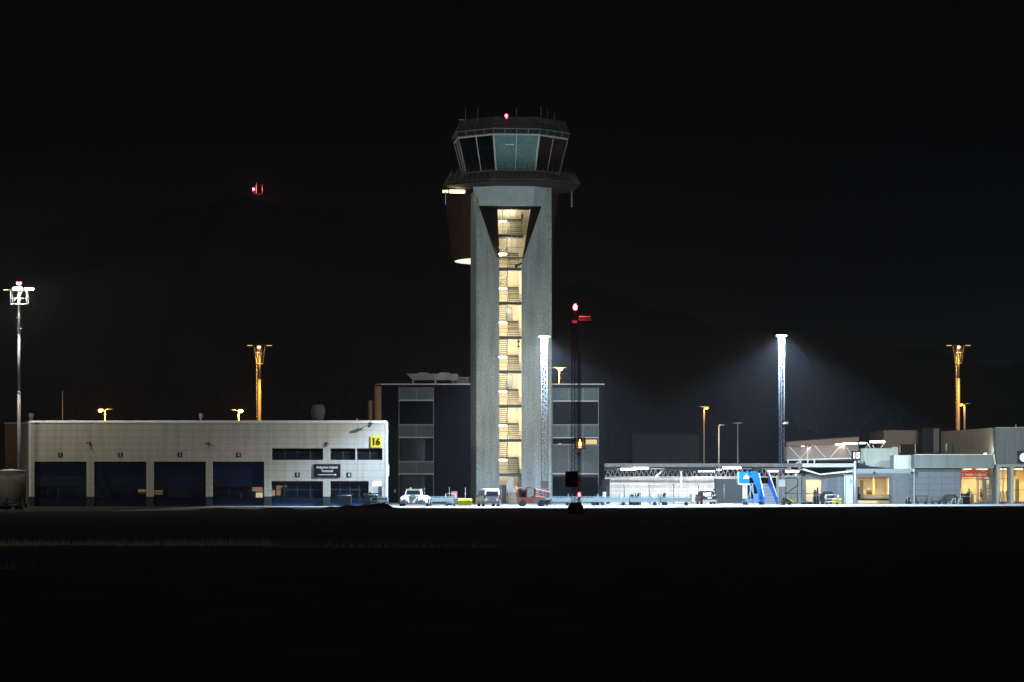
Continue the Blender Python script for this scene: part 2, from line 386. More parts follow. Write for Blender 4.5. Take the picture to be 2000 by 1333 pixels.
# corner pilasters and pour joints in the concrete
for a in (tu(1071.5), -HW):
    MB().box(a, a + 0.36, VF - 0.10, VF - 0.001, 0, z362).build('pilaster', M['concrete'], tower, world=False)
for k in range(1, 9):
    z = 4.3 * k + 1.2
    JM = M.get('joint_grey') or mat('joint_grey', (0.2, 0.22, 0.215), 0.9)
    MB().box(-HW + 0.37, sl0 if z < z504 else tu(925), VF - 0.004, VF + 0.0, z, z + 0.03).build('pour_joint', JM, tower, world=False); MB().box(sl1 if z < z504 else tu(1062), tu(1071), VF - 0.004, VF, z, z + 0.03).build('pour_joint', JM, tower, world=False)
# flared recess at the shaft head
SB = VF + 2.2
def jamb(p, q, r, s_): return [(tu(p[0]), VF, tz(p[1])), (tu(q[0]), SB, tz(q[1])), (tu(r[0]), SB, tz(r[1])), (tu(s_[0]), VF, tz(s_[1]))]
k_ = -0.1051 * 2.2 * 15.607                       # where a point set back 2.2 m shows from the front
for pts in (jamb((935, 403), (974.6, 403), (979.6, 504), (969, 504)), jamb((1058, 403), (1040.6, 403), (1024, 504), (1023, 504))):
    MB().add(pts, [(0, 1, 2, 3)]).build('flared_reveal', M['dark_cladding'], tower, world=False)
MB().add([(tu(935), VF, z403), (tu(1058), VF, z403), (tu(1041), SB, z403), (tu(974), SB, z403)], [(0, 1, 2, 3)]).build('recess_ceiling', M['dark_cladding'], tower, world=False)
# chamfered bay above the recess
y0 = VF - 0.02
bay = MB().loft([[(tu(935), y0, z403 + .02), (tu(975), y0 - 0.9, z403 + .02), (tu(1040), y0 - 0.9, z403 + .02), (tu(1062), y0, z403 + .02)],
                 [(tu(921), y0, z362), (tu(972), y0 - 1.6, z362), (tu(1042), y0 - 1.6, z362), (tu(1070), y0, z362)]])
bay.build('head_bay', M['pale_concrete'], tower, world=False)
# stair shaft interior
DB = VF + 4.6
st = MB()
st.add([(sl0, DB, 0), (sl1, DB, 0), (sl1, DB, z403), (sl0, DB, z403)], [(0, 1, 2, 3)])
st.add([(sl0 - .0, VF + .36, 0), (sl0, DB, 0), (sl0, DB, z504), (sl0, VF + .36, z504)], [(0, 1, 2, 3)])
st.add([(sl1, VF + .36, 0), (sl1, DB, 0), (sl1, DB, z504), (sl1, VF + .36, z504)], [(0, 1, 2, 3)])
st.add([(tu(972), SB, z504), (tu(972), DB, z504), (tu(972), DB, z403), (tu(972), SB, z403)], [(0, 1, 2, 3)])
st.add([(tu(1043), SB, z504), (tu(1042), DB, z504), (tu(1042), DB, z403), (tu(1043), SB, z403)], [(0, 1, 2, 3)])
st.add([(tu(972), DB - .01, z504), (tu(1042), DB - .01, z504), (tu(1042), DB - .01, z403), (tu(972), DB - .01, z403)], [(0, 1, 2, 3)])
st.build('stairwell_wall', M['cream_wall'], tower, world=False)
mid = (sl0 + sl1) / 2
for k in range(8):
    zs = 3.63 + 4.3 * k; zn = zs + 4.3; zm = zs + 2.15
    x0, x1 = (sl0, sl1) if zs < z504 else (tu(978), tu(1026))
    fv = VF + 0.4 if zs < z504 else SB + 0.05
    ld = MB().box(x0 + .01, x1 - .01, fv, fv + 1.3, zs - 0.17, zs + 0.17).build('landing', M['slab_edge'], tower, world=False)
    MB().box(x0 + .01, x1 - .01, DB - 1.1, DB - .02, zm - 0.1, zm + 0.1).build('half_landing', M['stair_step'], tower, world=False)
    md = (x0 + x1) / 2 - 0.1; ys, ye = fv + 1.3, DB - 1.1
    n = 9
    fa = MB(); fb = MB()
    for i in range(n):
        a = ys + (ye - ys) * i / n; b = ys + (ye - ys) * (i + 1) / n + 0.05
        za = zs + (zm - zs) * (i + 1) / n; fa.box(md + 0.12, x1 - 0.08, a, b, za - 0.07, za)
        zb = zn - (zn - zm) * (i + 1) / n + 0.1; fb.box(x0 + 0.08, md - 0.1, a, b, zb - 0.07, zb)
    fa.prism([(ys, zs), (ys, zs - .12), (ye, zm - .12), (ye, zm)], x1 - 0.07, x1 - 0.03, 'x'); fb.prism([(ys, zn), (ys, zn - .25), (ye, zm - .25), (ye, zm)], md - 0.09, md - 0.03, 'x')
    fa.build('stair_flight', M['stair_step'], tower, world=False)
    if k < 7: fb.build('stair_flight', M['stair_step'], tower, world=False)
    # plastered soffit of the upper right flight, with its slant towards the back
    rl = MB()
    for hh in (0.45, 0.95): rl.bar((x0 + .02, fv + .05, zs + .17 + hh), (x1 - .02, fv + .05, zs + .17 + hh), 0.018, 4)
    for xx in (md - .25, md + .08, x1 - .12): rl.bar((xx, fv + .05, zs + .17), (xx, fv + .05, zs + 1.15), 0.018, 4)
    for hh in (0.5, 0.95):
        rl.bar((md - .02, ys, zn + hh), (md - .02, ye, zm + hh), 0.018, 4); rl.bar((md + .08, ys, zs + hh), (md + .08, ye, zm + hh), 0.018, 4)
    rl.build('railing', M['dark_steel'], tower, world=False)
    # luminaire across the front at half height
    zl = zs + 1.84
    lf = MB().box(x0 + .02, x0 + 0.95, fv - .10, fv, zl - .08, zl + .08).build('light_fitting', W_TUBE, tower, world=False)
    MB().box(x0 + 1.0, x1 - .02, fv - .08, fv - .04, zl - .035, zl + .01).build('glazing_bar', M['white_steel'], tower, world=False)
    lamp('POINT', (0, 0, 0), 420 if k < 6 else 170, (1.0, 0.84, 0.6), name='stair_light', radius=0.2)
    lo = [o for o in bpy.data.objects if o.name.startswith('stair_light')][-1]; lo.parent = tower; lo.location = (x0 + 0.5, fv + 0.45, zl + 0.05)
    lamp('POINT', (0, 0, 0), 190 if k < 6 else 150, (1.0, 0.84, 0.6), name='rear_stair_light', radius=0.2)  # extra lamp without a fitting, added to even the stair light
    lo = [o for o in bpy.data.objects if o.name.startswith('rear_stair_light')][-1]; lo.parent = tower; lo.location = ((x0 + x1) / 2, (fv + DB) / 2 + .3, zn - 0.5)
    if k in (2, 4): MB().box(md - .05, md + 0.75, DB - .3, DB - .2, zn - 2.0, zn - .2).build('lift_door', M['steel'], tower, world=False)
# glass over the shaft
MB().add([(sl0, VF + .3, 3.4), (sl1, VF + .3, 3.4), (sl1, VF + .3, z504), (sl0, VF + .3, z504)], [(0, 1, 2, 3)]).build('shaft_glazing', M['glass_clear'], tower, world=False)
MB().add([(tu(979), SB - .02, z504), (tu(1024.5), SB - .02, z504), (tu(1041), SB - .02, z403), (tu(974), SB - .02, z403)], [(0, 1, 2, 3)]).build('head_glazing', M['glass_clear'], tower, world=False)
mb = MB()
for py in (429, 455, 481): mb.box(tu(974), tu(1030), SB - .12, SB - .03, tz(py) - .05, tz(py) + .05)
for px in (985, 1003, 1013): mb.box(tu(px) - .03, tu(px) + .03, SB - .10, SB - .03, z504, z403)
mb.build('head_mullion', M['steel'], tower, world=False)
MB().box(sl0 - .1, sl1 + .1, VF - .06, VF + .3, z504 - .08, z504 + .08).build('shaft_lintel', M['dark_steel'], tower, world=False)
# entrance at the foot
MB().box(tu(992), tu(1003), VF + 0.25, VF + 0.32, 1.4, 3.3).build('entrance_door', M['steel'], tower, world=False)
es = MB()
for i in range(8): es.box(tu(991), tu(1008), VF - 2.2 + .27 * i, VF - 1.9 + .27 * i, 0.17 * i, 0.17 * i + 0.05)
es.box(tu(991), tu(1008), VF - 0.1, VF + .3, 1.3, 1.38)
es.prism([(VF - 2.2, 0), (VF - 2.0, 0), (VF + .1, 1.3), (VF - 0.1, 1.4)], tu(990), tu(990.7), 'x'); es.prism([(VF - 2.2, 0), (VF - 2.0, 0), (VF + .1, 1.3), (VF - 0.1, 1.4)], tu(1008.2), tu(1009), 'x')
es.build('entrance_steps', M['dark_steel'], tower, world=False)
er = MB()
for px in (990.5, 1008.6):
    er.bar((tu(px), VF - 2.2, 1.0), (tu(px), VF, 2.4), .03, 5); er.bar((tu(px), VF - 2.2, 0), (tu(px), VF - 2.2, 1.0), .03, 5); er.bar((tu(px), VF, 1.3), (tu(px), VF, 2.4), .03, 5)
er.bar((tu(978), VF - .3, 2.4), (tu(990), VF - .3, 2.4), .03, 5); er.bar((tu(978), VF - .3, 0), (tu(978), VF - .3, 2.4), .03, 5)
er.build('handrail', M['galvanised'], tower, world=False)
MB().box(tu(976), tu(989), VF + 0.1, VF + .3, 0, 2.3).build('meter_cabinet', M['dark_steel'], tower, world=False)
# small fixtures hung on the glazing
fx = MB(); fx.bar((tu(1012), VF, tz(668)), (tu(1012), VF - .5, tz(668)), .06); fx.box(tu(1010), tu(1014), VF - .7, VF - .4, tz(670), tz(666)); fx.bar((tu(1012), VF - .5, tz(677)), (tu(1012), VF - .5, tz(664)), .05); fx.box(tu(1010), tu(1014), VF - .7, VF - .4, tz(679), tz(676))
fx.build('camera_bracket', M['black_steel'], tower, world=False)
fx = MB(); fx.bar((tu(1006), VF + .1, tz(521)), (tu(1018), VF - .4, tz(515)), .12); fx.box(tu(1006), tu(1010), VF - .5, VF, tz(523), tz(517)); fx.build('surveillance_camera', M['black_steel'], tower, world=False)
fx = MB().box(tu(1022), tu(1025), VF + 1.8, VF + 2.1, tz(425), tz(416)); fx.bar((tu(1023), VF + 2, tz(435)), (tu(1023), VF + 2, tz(412)), .05); fx.build('surveillance_camera', M['black_steel'], tower, world=False)
# drum behind the shaft
cx = -0.2
def octa(r, z, cx=0, cy=0, n=8, rot=R(22.5)): return [(cx + r * math.cos(rot + 2*math.pi*i/n - math.pi/2), cy + r * math.sin(rot + 2*math.pi*i/n - math.pi/2), z) for i in range(n)]
DY = 9.2
ztop, zbot = EYE + (HZ - 372) * 358 / F, EYE + (HZ - 509) * 358 / F
N = 28
MB().loft([octa(6.35, zbot, cx, DY, N, 0), octa(6.5, zbot + .5, cx, DY, N, 0), octa(7.5, ztop, cx, DY, N, 0)]).build('drum', M['brown_cladding'], tower, world=False)
MB().loft([octa(6.15, zbot - .06, cx, DY, N, 0), octa(6.0, zbot - .005, cx, DY, N, 0)]).build('glowing_soffit', emit('soffit_glow', (1, 0.93, 0.8), 1.1), tower, world=False)  # underside made to glow, standing for the light that falls on it
# gallery around the cab
zg0, zg1, zg2 = tz(365), tz(352), tz(336)
gal = MB().loft([octa(7.0, zg0 - .1), octa(8.95, zg0 + .15), octa(9.0, zg0 + .5), octa(6.8, zg0 + .5)])
gal.build('gallery_deck', M['deck_dark'], tower, world=False)
gr = MB()
for j in range(8):
    rr = 9.1 - 0.11 * j; z = zg0 + .45 + j * 0.17
    ring = octa(rr, z)
    for i in range(8): gr.bar(ring[i], ring[(i+1) % 8], .035, 4)
r0, r1 = octa(9.1, zg0 + .45), octa(8.3, zg2 + .2)
for i in range(8):
    a, b, c, d = map(Vector, (r0[i], r0[(i+1) % 8], r1[i], r1[(i+1) % 8]))
    for q in range(7): gr.bar(a.lerp(b, q / 7), c.lerp(d, q / 7), .04, 4)
gr.build('gallery_railing', M['grille'], tower, world=False)
for u, d0, d1 in ((-8.55, 374, 401), (7.35, 370, 403)):
    MB().bar((u, -3.5, tz(d0)), (u, -3.5, tz(d1)), .05).build('rod', M['galvanised'], tower, world=False)
for px, s, e in ((891, 1.9, 22), (868, 0.7, 3)):
    u = (px - 997.5) / 15.4
    MB().box(u - s/2, u + s/2, -1.6, -1.2, tz(374), tz(369)).build('gallery_lamp', emit('gallery_glow', (1, 0.82, 0.45), e * 0.4), tower, world=False)
    lamp('POINT', (0, 0, 0), 14 * s, (1, .8, .45), name='gallery_lamp_light', radius=.1)
    lo = [o for o in bpy.data.objects if o.name.startswith('gallery_lamp_light')][-1]; lo.parent = tower; lo.location = (u, -2.2, tz(372))
# cab
zc0, zc1 = tz(336), tz(269)
MB().loft([octa(6.25, zg0 + .5), octa(6.25, zc0)]).build('cab_base', M['dark_cladding'], tower, world=False)
b0, b1 = octa(6.35, zc0), octa(7.47, zc1)
fr = MB()
for i in range(8):
    j = (i + 1) % 8
    a, b, c, d = map(Vector, (b0[i], b0[j], b1[j], b1[i]))
    front = i == 7
    cn = (a + b + c + d) / 4; inw = Vector((-cn.x, -cn.y, 0)).normalized() * .06
    for h in (0, 1):
        p, q = a.lerp(b, h / 2), a.lerp(b, (h + 1) / 2); r_, s_ = d.lerp(c, (h + 1) / 2), d.lerp(c, h / 2)
        MB().add([p + inw, q + inw, r_ + inw, s_ + inw], [(0, 1, 2, 3)]).build('cab_window', M['pane_sheen'] if front else M['brown_pane_sheen'] if i == 0 else M['glass_dark'], tower, world=False)
    wf = .12 if i in (7, 0) else .09
    MB().bar(a, d, wf, 4).build('corner_post', M['white_steel'] if i in (7, 0) else M['steel'], tower, world=False)
    MB().bar((a + b) / 2, (c + d) / 2, .055, 4).build('mullion', M['white_steel'], tower, world=False)
    MB().bar(a, b, .09, 4).build('window_rail', M['steel'], tower, world=False); MB().bar(d, c, .09, 4).build('window_rail', M['white_steel'], tower, world=False)
MB().loft([octa(6.3, zc0 - .1), octa(6.3, zc0 + .02)]).build('cab_floor', M['dark_wall'], tower, world=False)
MB().loft([octa(2.2, zc0 + .02), octa(2.2, zc0 + 1.1)]).build('console', M['dark_wall'], tower, world=False)
MB().box(tu(1004 - 22), tu(1004 - 5), -6.75, -6.7, tz(288.5), tz(287.5)).build('ceiling_lamp', emit('cab_lamp', (.6, .8, .8), .35), tower, world=False)
rl = MB()
fr0 = [Vector(p) for p in octa(7.3, 0)]
for hh in (0.1, 0.45, 0.8):
    z = zc0 + hh
    for i in range(8): rl.bar((fr0[i].x, fr0[i].y, z), (fr0[(i+1) % 8].x, fr0[(i+1) % 8].y, z), .02, 4)
for i in range(8):
    for q in range(4):
        p = fr0[i].lerp(fr0[(i+1) % 8], q / 4); rl.bar((p.x, p.y, zg0 + .5), (p.x, p.y, zc0 + .8), .025, 4)
rl.build('walkway_railing', M['dark_steel'], tower, world=False)
# cab roof: shade panels, louvres, deck
za, zb, zc = tz(268), tz(258), tz(236)
MB().loft([octa(7.5, za + .02), octa(7.75, zb), octa(6.7, zb + .05)], True).build('roof_fascia', M['deck_dark'], tower, world=False)
f0, f1 = octa(7.52, za + .05), octa(7.77, zb)
ff = MB()
for i in range(8):
    for q in range(5):
        ff.bar(Vector(f0[i]).lerp(Vector(f0[(i+1) % 8]), q / 4.0), Vector(f1[i]).lerp(Vector(f1[(i+1) % 8]), q / 4.0), .045, 4)
    ff.bar(f0[i], f0[(i+1) % 8], .05, 4); ff.bar(f1[i], f1[(i+1) % 8], .05, 4)
ff.build('fascia_frame', M['steel'], tower, world=False)
lv = MB()
for j in range(9):
    k = j / 8; ring = octa(7.75 - 0.7 * k, zb + .1 + (zc - zb) * k)
    for i in range(8): lv.bar(ring[i], ring[(i+1) % 8], .04, 4)
r0, r1 = octa(7.75, zb), octa(7.05, zc + .1)
for i in range(8):
    for q in range(4): lv.bar(Vector(r0[i]).lerp(Vector(r0[(i+1) % 8]), q / 4), Vector(r1[i]).lerp(Vector(r1[(i+1) % 8]), q / 4), .04, 4)
lv.build('roof_louvre', M['grille'], tower, world=False)
MB().loft([octa(6.3, zb + .05), octa(6.2, zc - .4)]).build('roof_plant', M['dark_cladding'], tower, world=False)
for px, top in ((908, 207), (932, 205), (1007, 204), (1055, 200), (1068, 207), (1081, 212)):
    u = (px - 997.5) / 15.4; MB().bar((u, -1, zc - .4), (u, -1, tz(top)), .035, 5).build('antenna', M['steel'], tower, world=False)
MB().bar((-6.9, -3, zc + .15), (-5.6, -3, zc + .15), .05).build('antenna', M['steel'], tower, world=False)
u = (979 - 997.5) / 15.4
MB().lathe(u, -6.2, [(.05, zc), (.16, zc + .1), (.17, zc + .35), (.06, zc + .5)], 10).build('obstruction_light', E_RED, tower, world=False)
MB().bar((u, -6.2, zc - .5), (u, -6.2, zc + .05), .05).build('light_bracket', M['steel'], tower, world=False)

# ================================================================ WHITE BAY BUILDING
D = 306
def bu(px): return U(px, D)
def bz(py): return V(py, D)
bx0, bx1, bt = bu(57), bu(757), bz(822)
bay_b = thing('bay_building', 'long white panelled building with four tall blue doors and yellow number 16', 'building', ((bx0+bx1)/2, D, 0))
doors = [(67, 169, 902), (183.5, 286, 902), (300, 402, 902), (415, 516, 902), (530, 631, 940), (645, 720, 940)]
wins = [(531, 631, 4), (645, 694, 2), (697, 747, 2)]
holes = [(bu(a), bu(b), -0.2, bz(t)) for a, b, t in doors] + [(bu(a), bu(b), bz(899), bz(876)) for a, b, n in wins] + [(bu(727), bu(746), bz(973), bz(939))]
cx0 = (bx0 + bx1) / 2
pm = panels('white_panels', (0.53, 0.515, 0.45), 3.287, 0.737, ox=bu(118) - cx0 - .015, oz=bz(842), joint=0.045, dark=0.58, var=0.06, stain=0.18, grain=.14)
wb = MB(); pierced(wb, bx0, bx1, 1.05, bt - .25, D, [(a, b, max(c, 1.05) if c > 0 else 1.05, d) for a, b, c, d in holes], 0.35)
xl, yl = U(40, 315), 315
wb.add([(xl, yl, -.2), (bx0, D, -.2), (bx0, D, bt - .25), (xl, yl, bt - .25)], [(0, 1, 2, 3)])
xr, yr = bx1 - 2.4, 340
wb.add([(bx1, D, -.2), (xr, yr, -.2), (xr, yr, bt - .25), (bx1, D, bt - .25)], [(0, 1, 2, 3)])
wb.add([(xl, yl, -.2), (xl, yr, -.2), (xl, yr, bt - .25), (xl, yl, bt - .25)], [(0, 1, 2, 3)])
wb.add([(xl, yr, -.2), (xr, yr, -.2), (xr, yr, bt - .25), (xl, yr, bt - .25)], [(0, 1, 2, 3)])
wb.build('wall', pm, bay_b)
# rounded edge along roof and right corner
rf = MB(); K = 6
ring = []
def prof_ring(dx, dy):
    return
outl = [(xl, yl), (bx0, D), (bx1, D), (xr, yr), (xl, yr)]
def inset(k, lift):
    cx_, cy_ = cx0, 325
    return [(x + (0.3 * k if x < cx_ else -0.3 * k), y + (0.3 * k if y < cy_ else -0.3 * k), bt - .25 + lift) for x, y in outl]
rings = [inset(-.12, -.02)] + [inset(-.12 + 1 - math.cos(a), .25 * math.sin(a) + .02) for a in [R(15 * i) for i in range(0, 7)]]
rf.loft(rings, True, False); rf.build('roof', M['trim_white'], bay_b)
MB().prism([(bx1 - .25, D - .03), (bx1 - .08, D - .05), (bx1 + .03, D + .02), (bx1 + .03, D + .25), (bx1 - .25, D + .1)], 1.05, bt - .27).build('corner_trim', M['trim_white'], bay_b)
MB().prism([(bx0 - .05, D - .02), (bx0 + .22, D - .03), (bx0 + .22, D + .1), (bx0 - .15, D + .3)], 1.05, bt - .27).build('corner_trim', M['trim_white'], bay_b)
pl = MB(); pierced(pl, bx0 + .01, bx1 + .02, -.25, 1.05, D - .03, [(a, b, -.25, 1.05) for a, b, c, d in holes if c < 0], 0.36)
pl.build('plinth', M['plinth'], bay_b)
for i, (a, b, t) in enumerate(doors):
    x0, x1, zt = bu(a), bu(b), bz(t); y = D + .36
    za, zb_ = bz(973), bz(951 if i < 4 else 941)
    dr = MB()
    if i < 4:
        n = 4; hgt = (zt - zb_) / n
        for j in range(n): dr.box(x0, x1, y, y + .06, zb_ + hgt * j + .02, zb_ + hgt * (j + 1) - .02)
        dr.box(x0, x1, y + .02, y + .05, zb_, zt)
    dr.box(x0, x1, y, y + .06, -.2, 0.5); dr.box(x0, x1, y, y + .06, 0.52, za)
    cols = 4
    for c in range(cols + 1):
        xx = x0 + (x1 - x0) * c / cols; dr.box(max(x0, xx - .05), min(x1, xx + .05), y + .001, y + .058, za, zb_)
    dr.box(x0, x1, y + .002, y + .056, (za + zb_) / 2 - .04, (za + zb_) / 2 + .04)
    dd = dr.build('garage_door', M['navy'] if i < 4 else M['blue_panel'], bay_b)
    MB().add([(x0, y + .03, za), (x1, y + .03, za), (x1, y + .03, zb_), (x0, y + .03, zb_)], [(0, 1, 2, 3)]).build('window', M['glass_mid'], dd)
    px, py = [(118, 889), (235, 889), (351, 889), (466, 889), (581, 928), (682, 928)][i]
    q = MB().box(bu(px) - .25, bu(px) + .25, D - .03, D - .002, bz(py) - .26, bz(py) + .26).build('number_plate', M['sign_black'], bay_b)
    text(str(i + 1), .52, bu(px), D - .045, bz(py) - .0, M['sign_white'], q, 'number', bold=.004)
for a, b, n in wins:
    x0, x1 = bu(a), bu(b); z0, z1 = bz(899), bz(876); y = D + .25
    f = MB()
    for c in range(n + 1):
        xx = x0 + (x1 - x0) * c / n; f.box(max(x0, xx - .07), min(x1, xx + .07), y, y + .08, z0, z1)
    f.box(x0, x1, y + .001, y + .079, z0, z0 + .06); f.box(x0, x1, y + .001, y + .079, z1 - .06, z1)
    f = f.build('window', M['dark_steel'], bay_b)
    MB().add([(x0, y + .04, z0), (x1, y + .04, z0), (x1, y + .04, z1), (x0, y + .04, z1)], [(0, 1, 2, 3)]).build('pane', M['glass_dark'], f)
# staff door with lit fanlight
x0, x1 = bu(727), bu(746); y = D + .2
dr = MB().box(x0, x1, y, y + .06, bz(973), bz(950.5)).build('staff_door', mat('door_grey', (0.35, 0.38, 0.4), .6), bay_b)
MB().bar((x1 - .12, y - .05, bz(962)), (x1 - .25, y - .05, bz(962)), .02).build('handle', M['steel'], dr)
MB().box(x0 + .04, x1 - .04, y, y + .05, bz(950), bz(939.5)).build('lit_fanlight', emit('fanlight_glow', (1, .93, .8), 1.3), bay_b)
MB().box(bu(721), bu(725.5), D - .02, D, bz(970), bz(962)).build('notice', M['sign_black'], bay_b)
# signs
sg = MB().box(bu(613), bu(665), D - .10, D - .004, bz(933), bz(907)).build('direction_sign', M['sign_black'], bay_b)
text('Ankomst innland', .40, bu(639), D - .115, bz(913.2), M['sign_white'], sg, bold=.008, wscale=.86)
text('Terminal', .40, bu(639), D - .115, bz(920.3), M['sign_white'], sg, bold=.008, wscale=.9)
ar = MB().box(bu(621), bu(654), D - .12, D - .101, bz(928.2), bz(927.2)); ar.add([(bu(653), D - .12, bz(925.2)), (bu(657.5), D - .12, bz(927.7)), (bu(653), D - .12, bz(930.2)), (bu(654.3), D - .12, bz(927.7))], [(0, 1, 3), (1, 2, 3)])
ar.build('arrow', M['sign_white'], sg)
sg = MB().box(bu(723.5), bu(745), D - .10, D - .004, bz(875), bz(852.5)).build('number_sign', M['sign_yellow'], bay_b, bevel=.03)
text('16', 1.05, bu(734.4), D - .125, bz(863.6), M['sign_black'], sg, 'number', bold=.035, wscale=.92)
for px, py in ((176, 866), (408, 867), (638, 867), (724, 828)):
    q = MB(); q.bar((bu(px), D, bz(py)), (bu(px), D - .7, bz(py)), .04); q.box(bu(px) - .28, bu(px) + .28, D - .85, D - .5, bz(py) - .08, bz(py) + .06); q.box(bu(px) - .05, bu(px) + .05, D - .12, D, bz(py) - .3, bz(py) + .2)
    q.build('wall_lamp', M['dark_steel'], bay_b)
MB().box(bx1 - .02, bx1 + .14, D + .25, D + .6, bz(930), bz(908)).build('meter_box', M['trim_white'], bay_b)
# inside, with boxes, glow panels and lamps added for the reflections in the glass
ins = MB().box(bx0 + .4, bx1 - .4, D + 9, D + 9.1, -.1, 6).box(bx0 + .4, bx1 - .4, D + .6, D + 9, -.16, -.05).box(bx0 + .4, bx1 - .4, D + .6, D + 9, 6, 6.1)
ins.build('inner_wall', mat('inner_grey', (.12, .12, .13), .9), bay_b)
sh_ = MB()
for a, b, c, d, dy in ((100, 112, 955, 976, 4), (125, 150, 962, 976, 5), (196, 206, 953, 976, 3), (215, 235, 958, 976, 5), (318, 330, 956, 976, 4), (340, 372, 961, 976, 6), (432, 446, 955, 976, 4), (452, 470, 962, 976, 5), (548, 565, 952, 976, 6), (575, 612, 958, 976, 5), (655, 690, 966, 976, 4)):
    sh_.box(U(a, D + dy), U(b, D + dy), D + dy, D + dy + 1, -.04, V(c, D + dy))
sh_.build('reflection_box', M['steel'], bay_b)
for a, b, c, d, s in ((270, 285, 956, 963, .25), (301, 322, 958, 966, .18), (493, 513, 952, 960, .5), (500, 513, 961, 972, 1.3), (531, 537, 958, 969, .8), (540, 552, 949, 968, .45), (556, 560, 948, 956, .35)):
    MB().box(U(a, D + 8.6), U(b, D + 8.6), D + 8.5, D + 8.6, V(d, D + 8.6), V(c, D + 8.6)).build('reflection_glow', emit('inner_glow', (1, .62, .3) if s < 1 else (1, .86, .5), s), bay_b)
for px in (150, 330, 580, 680): lamp('POINT', (bu(px), D + 5, 5), 70, (.8, .85, 1), name='inner_fill_light', parent=bay_b)

# brown annex behind the left end
an = MB().box(U(10, 322), U(34, 322) + 3, 322, 335, -.1, V(828, 322)).build('annex', panels('annex_brown', (.13, .075, .05), 0, .8, joint=.03, dark=.5)); tag(an, 'low brown annex showing behind the left end of the white building', 'building')
MB().box(U(10, 322) - .1, U(34, 322) + 3, 321.85, 322.1, V(828, 322), V(826, 322)).build('roof_edge', M['rust_pole'], an)

# roof furniture of the white building
def cowl(px, D_, z0, w_, h_, label, m='trim_white'):
    o = MB().lathe(U(px, D_), D_, [(w_*.28, z0), (w_*.28, z0+h_*.35), (w_*.5, z0+h_*.55), (w_*.4, z0+h_*.95), (w_*.2, z0+h_)], 10).build('roof_vent', M[m]); return tag(o, label, 'roof vent', 'vents on the white building roof')
cowl(61, 312, V(822, 312), .66, .85, 'pale mushroom vent at the left roof corner of the white building')
cowl(392, 314, V(822, 314), .45, .85, 'small grey vent in the middle of the white building roof', 'steel')
cowl(697, 314, V(822, 314), .2, .25, 'tiny vent stub near the right end of the white roof', 'steel')
o = MB().lathe(U(621, 318), 318, [(.55, V(824, 318)), (.75, V(812, 318)), (.85, V(803, 318)), (.62, V(791, 318))], 12).build('roof_vent', mat('vent_grey', (.05, .05, .05), .8)); tag(o, 'large dim grey bulging vent cowl on the white building roof', 'roof vent', 'vents on the white building roof')
for px, t, wd in ((723.5, 783, .25), (738, 755, .45)):
    o = MB().bar((U(px, 345), 345, 0), (U(px, 345), 345, V(t, 345)), wd, 10).build('flue_pipe', mat('flue_brown', (.14, .08, .05), .7)); tag(o, 'thin brown flue pipe rising behind the white building' if wd < .3 else 'thicker dark flue pipe beside the dark office corner', 'pipe')

# ================================================================ OFFICE BLOCK behind the tower
D = 372
def ou(px): return U(px, D)
def oz(py): return V(py, D)
of = thing('office_building', 'dark four storey office block with pale window panels behind the control tower', 'building', (ou(960), D + 6, 0))
zt = oz(752)
bk = MB().prism([(ou(745), D), (ou(1180), D), (ou(1180), D + 16), (ou(728), D + 16), (ou(731), D + 2.4), (ou(736), D + .7)], -.1, zt).build('wall', M['office_dark'], of)
MB().prism([(ou(745), D - .08), (ou(1180.5), D - .08), (ou(1180.5), D + 16), (ou(727), D + 16), (ou(730.5), D + 2.4), (ou(735.5), D + .6)], zt, zt + .16).build('roof_edge', M['white_steel'], of)
cp = MB().prism([(ou(728.5), D + 3.2), (ou(729.5), D + 1.9), (ou(736), D + .5), (ou(744), D - .12), (ou(745), D - .004), (ou(736), D + .7), (ou(731), D + 2.4)], -.1, zt - .02); cp.build('corner_cladding', M['brown_cladding'], of)
def wincol(x0, x1, rows, vs):
    for k, (a, b, kind) in enumerate(rows):
        X0, X1, z0, z1 = ou(x0), ou(x1), oz(b), oz(a)
        if kind == 'p':
            p = MB().box(X0, X1, D - .06, D - .003, z0, z1).build('spandrel_panel', M['office_panel'], of)
            for v in vs: MB().box(ou(v) - .035, ou(v) + .035, D - .08, D - .061, z0, z1).build('panel_joint', M['steel'], p)
        else:
            p = MB().box(X0, X1, D - .05, D - .003, z0, z1).build('window', M['glass_dark'], of)
        MB().box(X0 - .05, X1 + .05, D - .12, D - .065, z0 - .1, z0 + .06).build('window_sill', M['white_steel'] if kind == 'p' else M['steel'], p)
    MB().box(ou(x0) - .09, ou(x0) - .02, D - .10, D, oz(985), oz(757)).build('window_frame', M['steel'], of); MB().box(ou(x1) + .02, ou(x1) + .09, D - .10, D, oz(985), oz(757)).build('window_frame', M['steel'], of)
wincol(780, 846, [(757, 782, 'p'), (785, 830, 'g'), (831.5, 854.5, 'p'), (857.5, 902, 'g'), (903, 926, 'p'), (929.5, 980, 'g')], [813])
wincol(1080, 1168, [(758, 783.5, 'p'), (786, 830, 'g'), (831, 855, 'p'), (858, 868.5, 'g'), (869.5, 925.5, 'p'), (934, 982, 'g')], [1110, 1139])
MB().box(ou(1080), ou(1168), D - .11, D, oz(932), oz(926.6)).build('storey_band', M['dark_steel'], of)
MB().box(ou(1144), ou(1166), D - .07, D - .051, oz(867.5), oz(859)).build('lit_window', emit('office_lit', (1, .72, .32), .42), of)
MB().box(ou(1091), ou(1096), D - .07, D - .051, oz(868), oz(867)).build('desk_light', emit('desk_glow', (.8, 1, .8), 1.2), of)
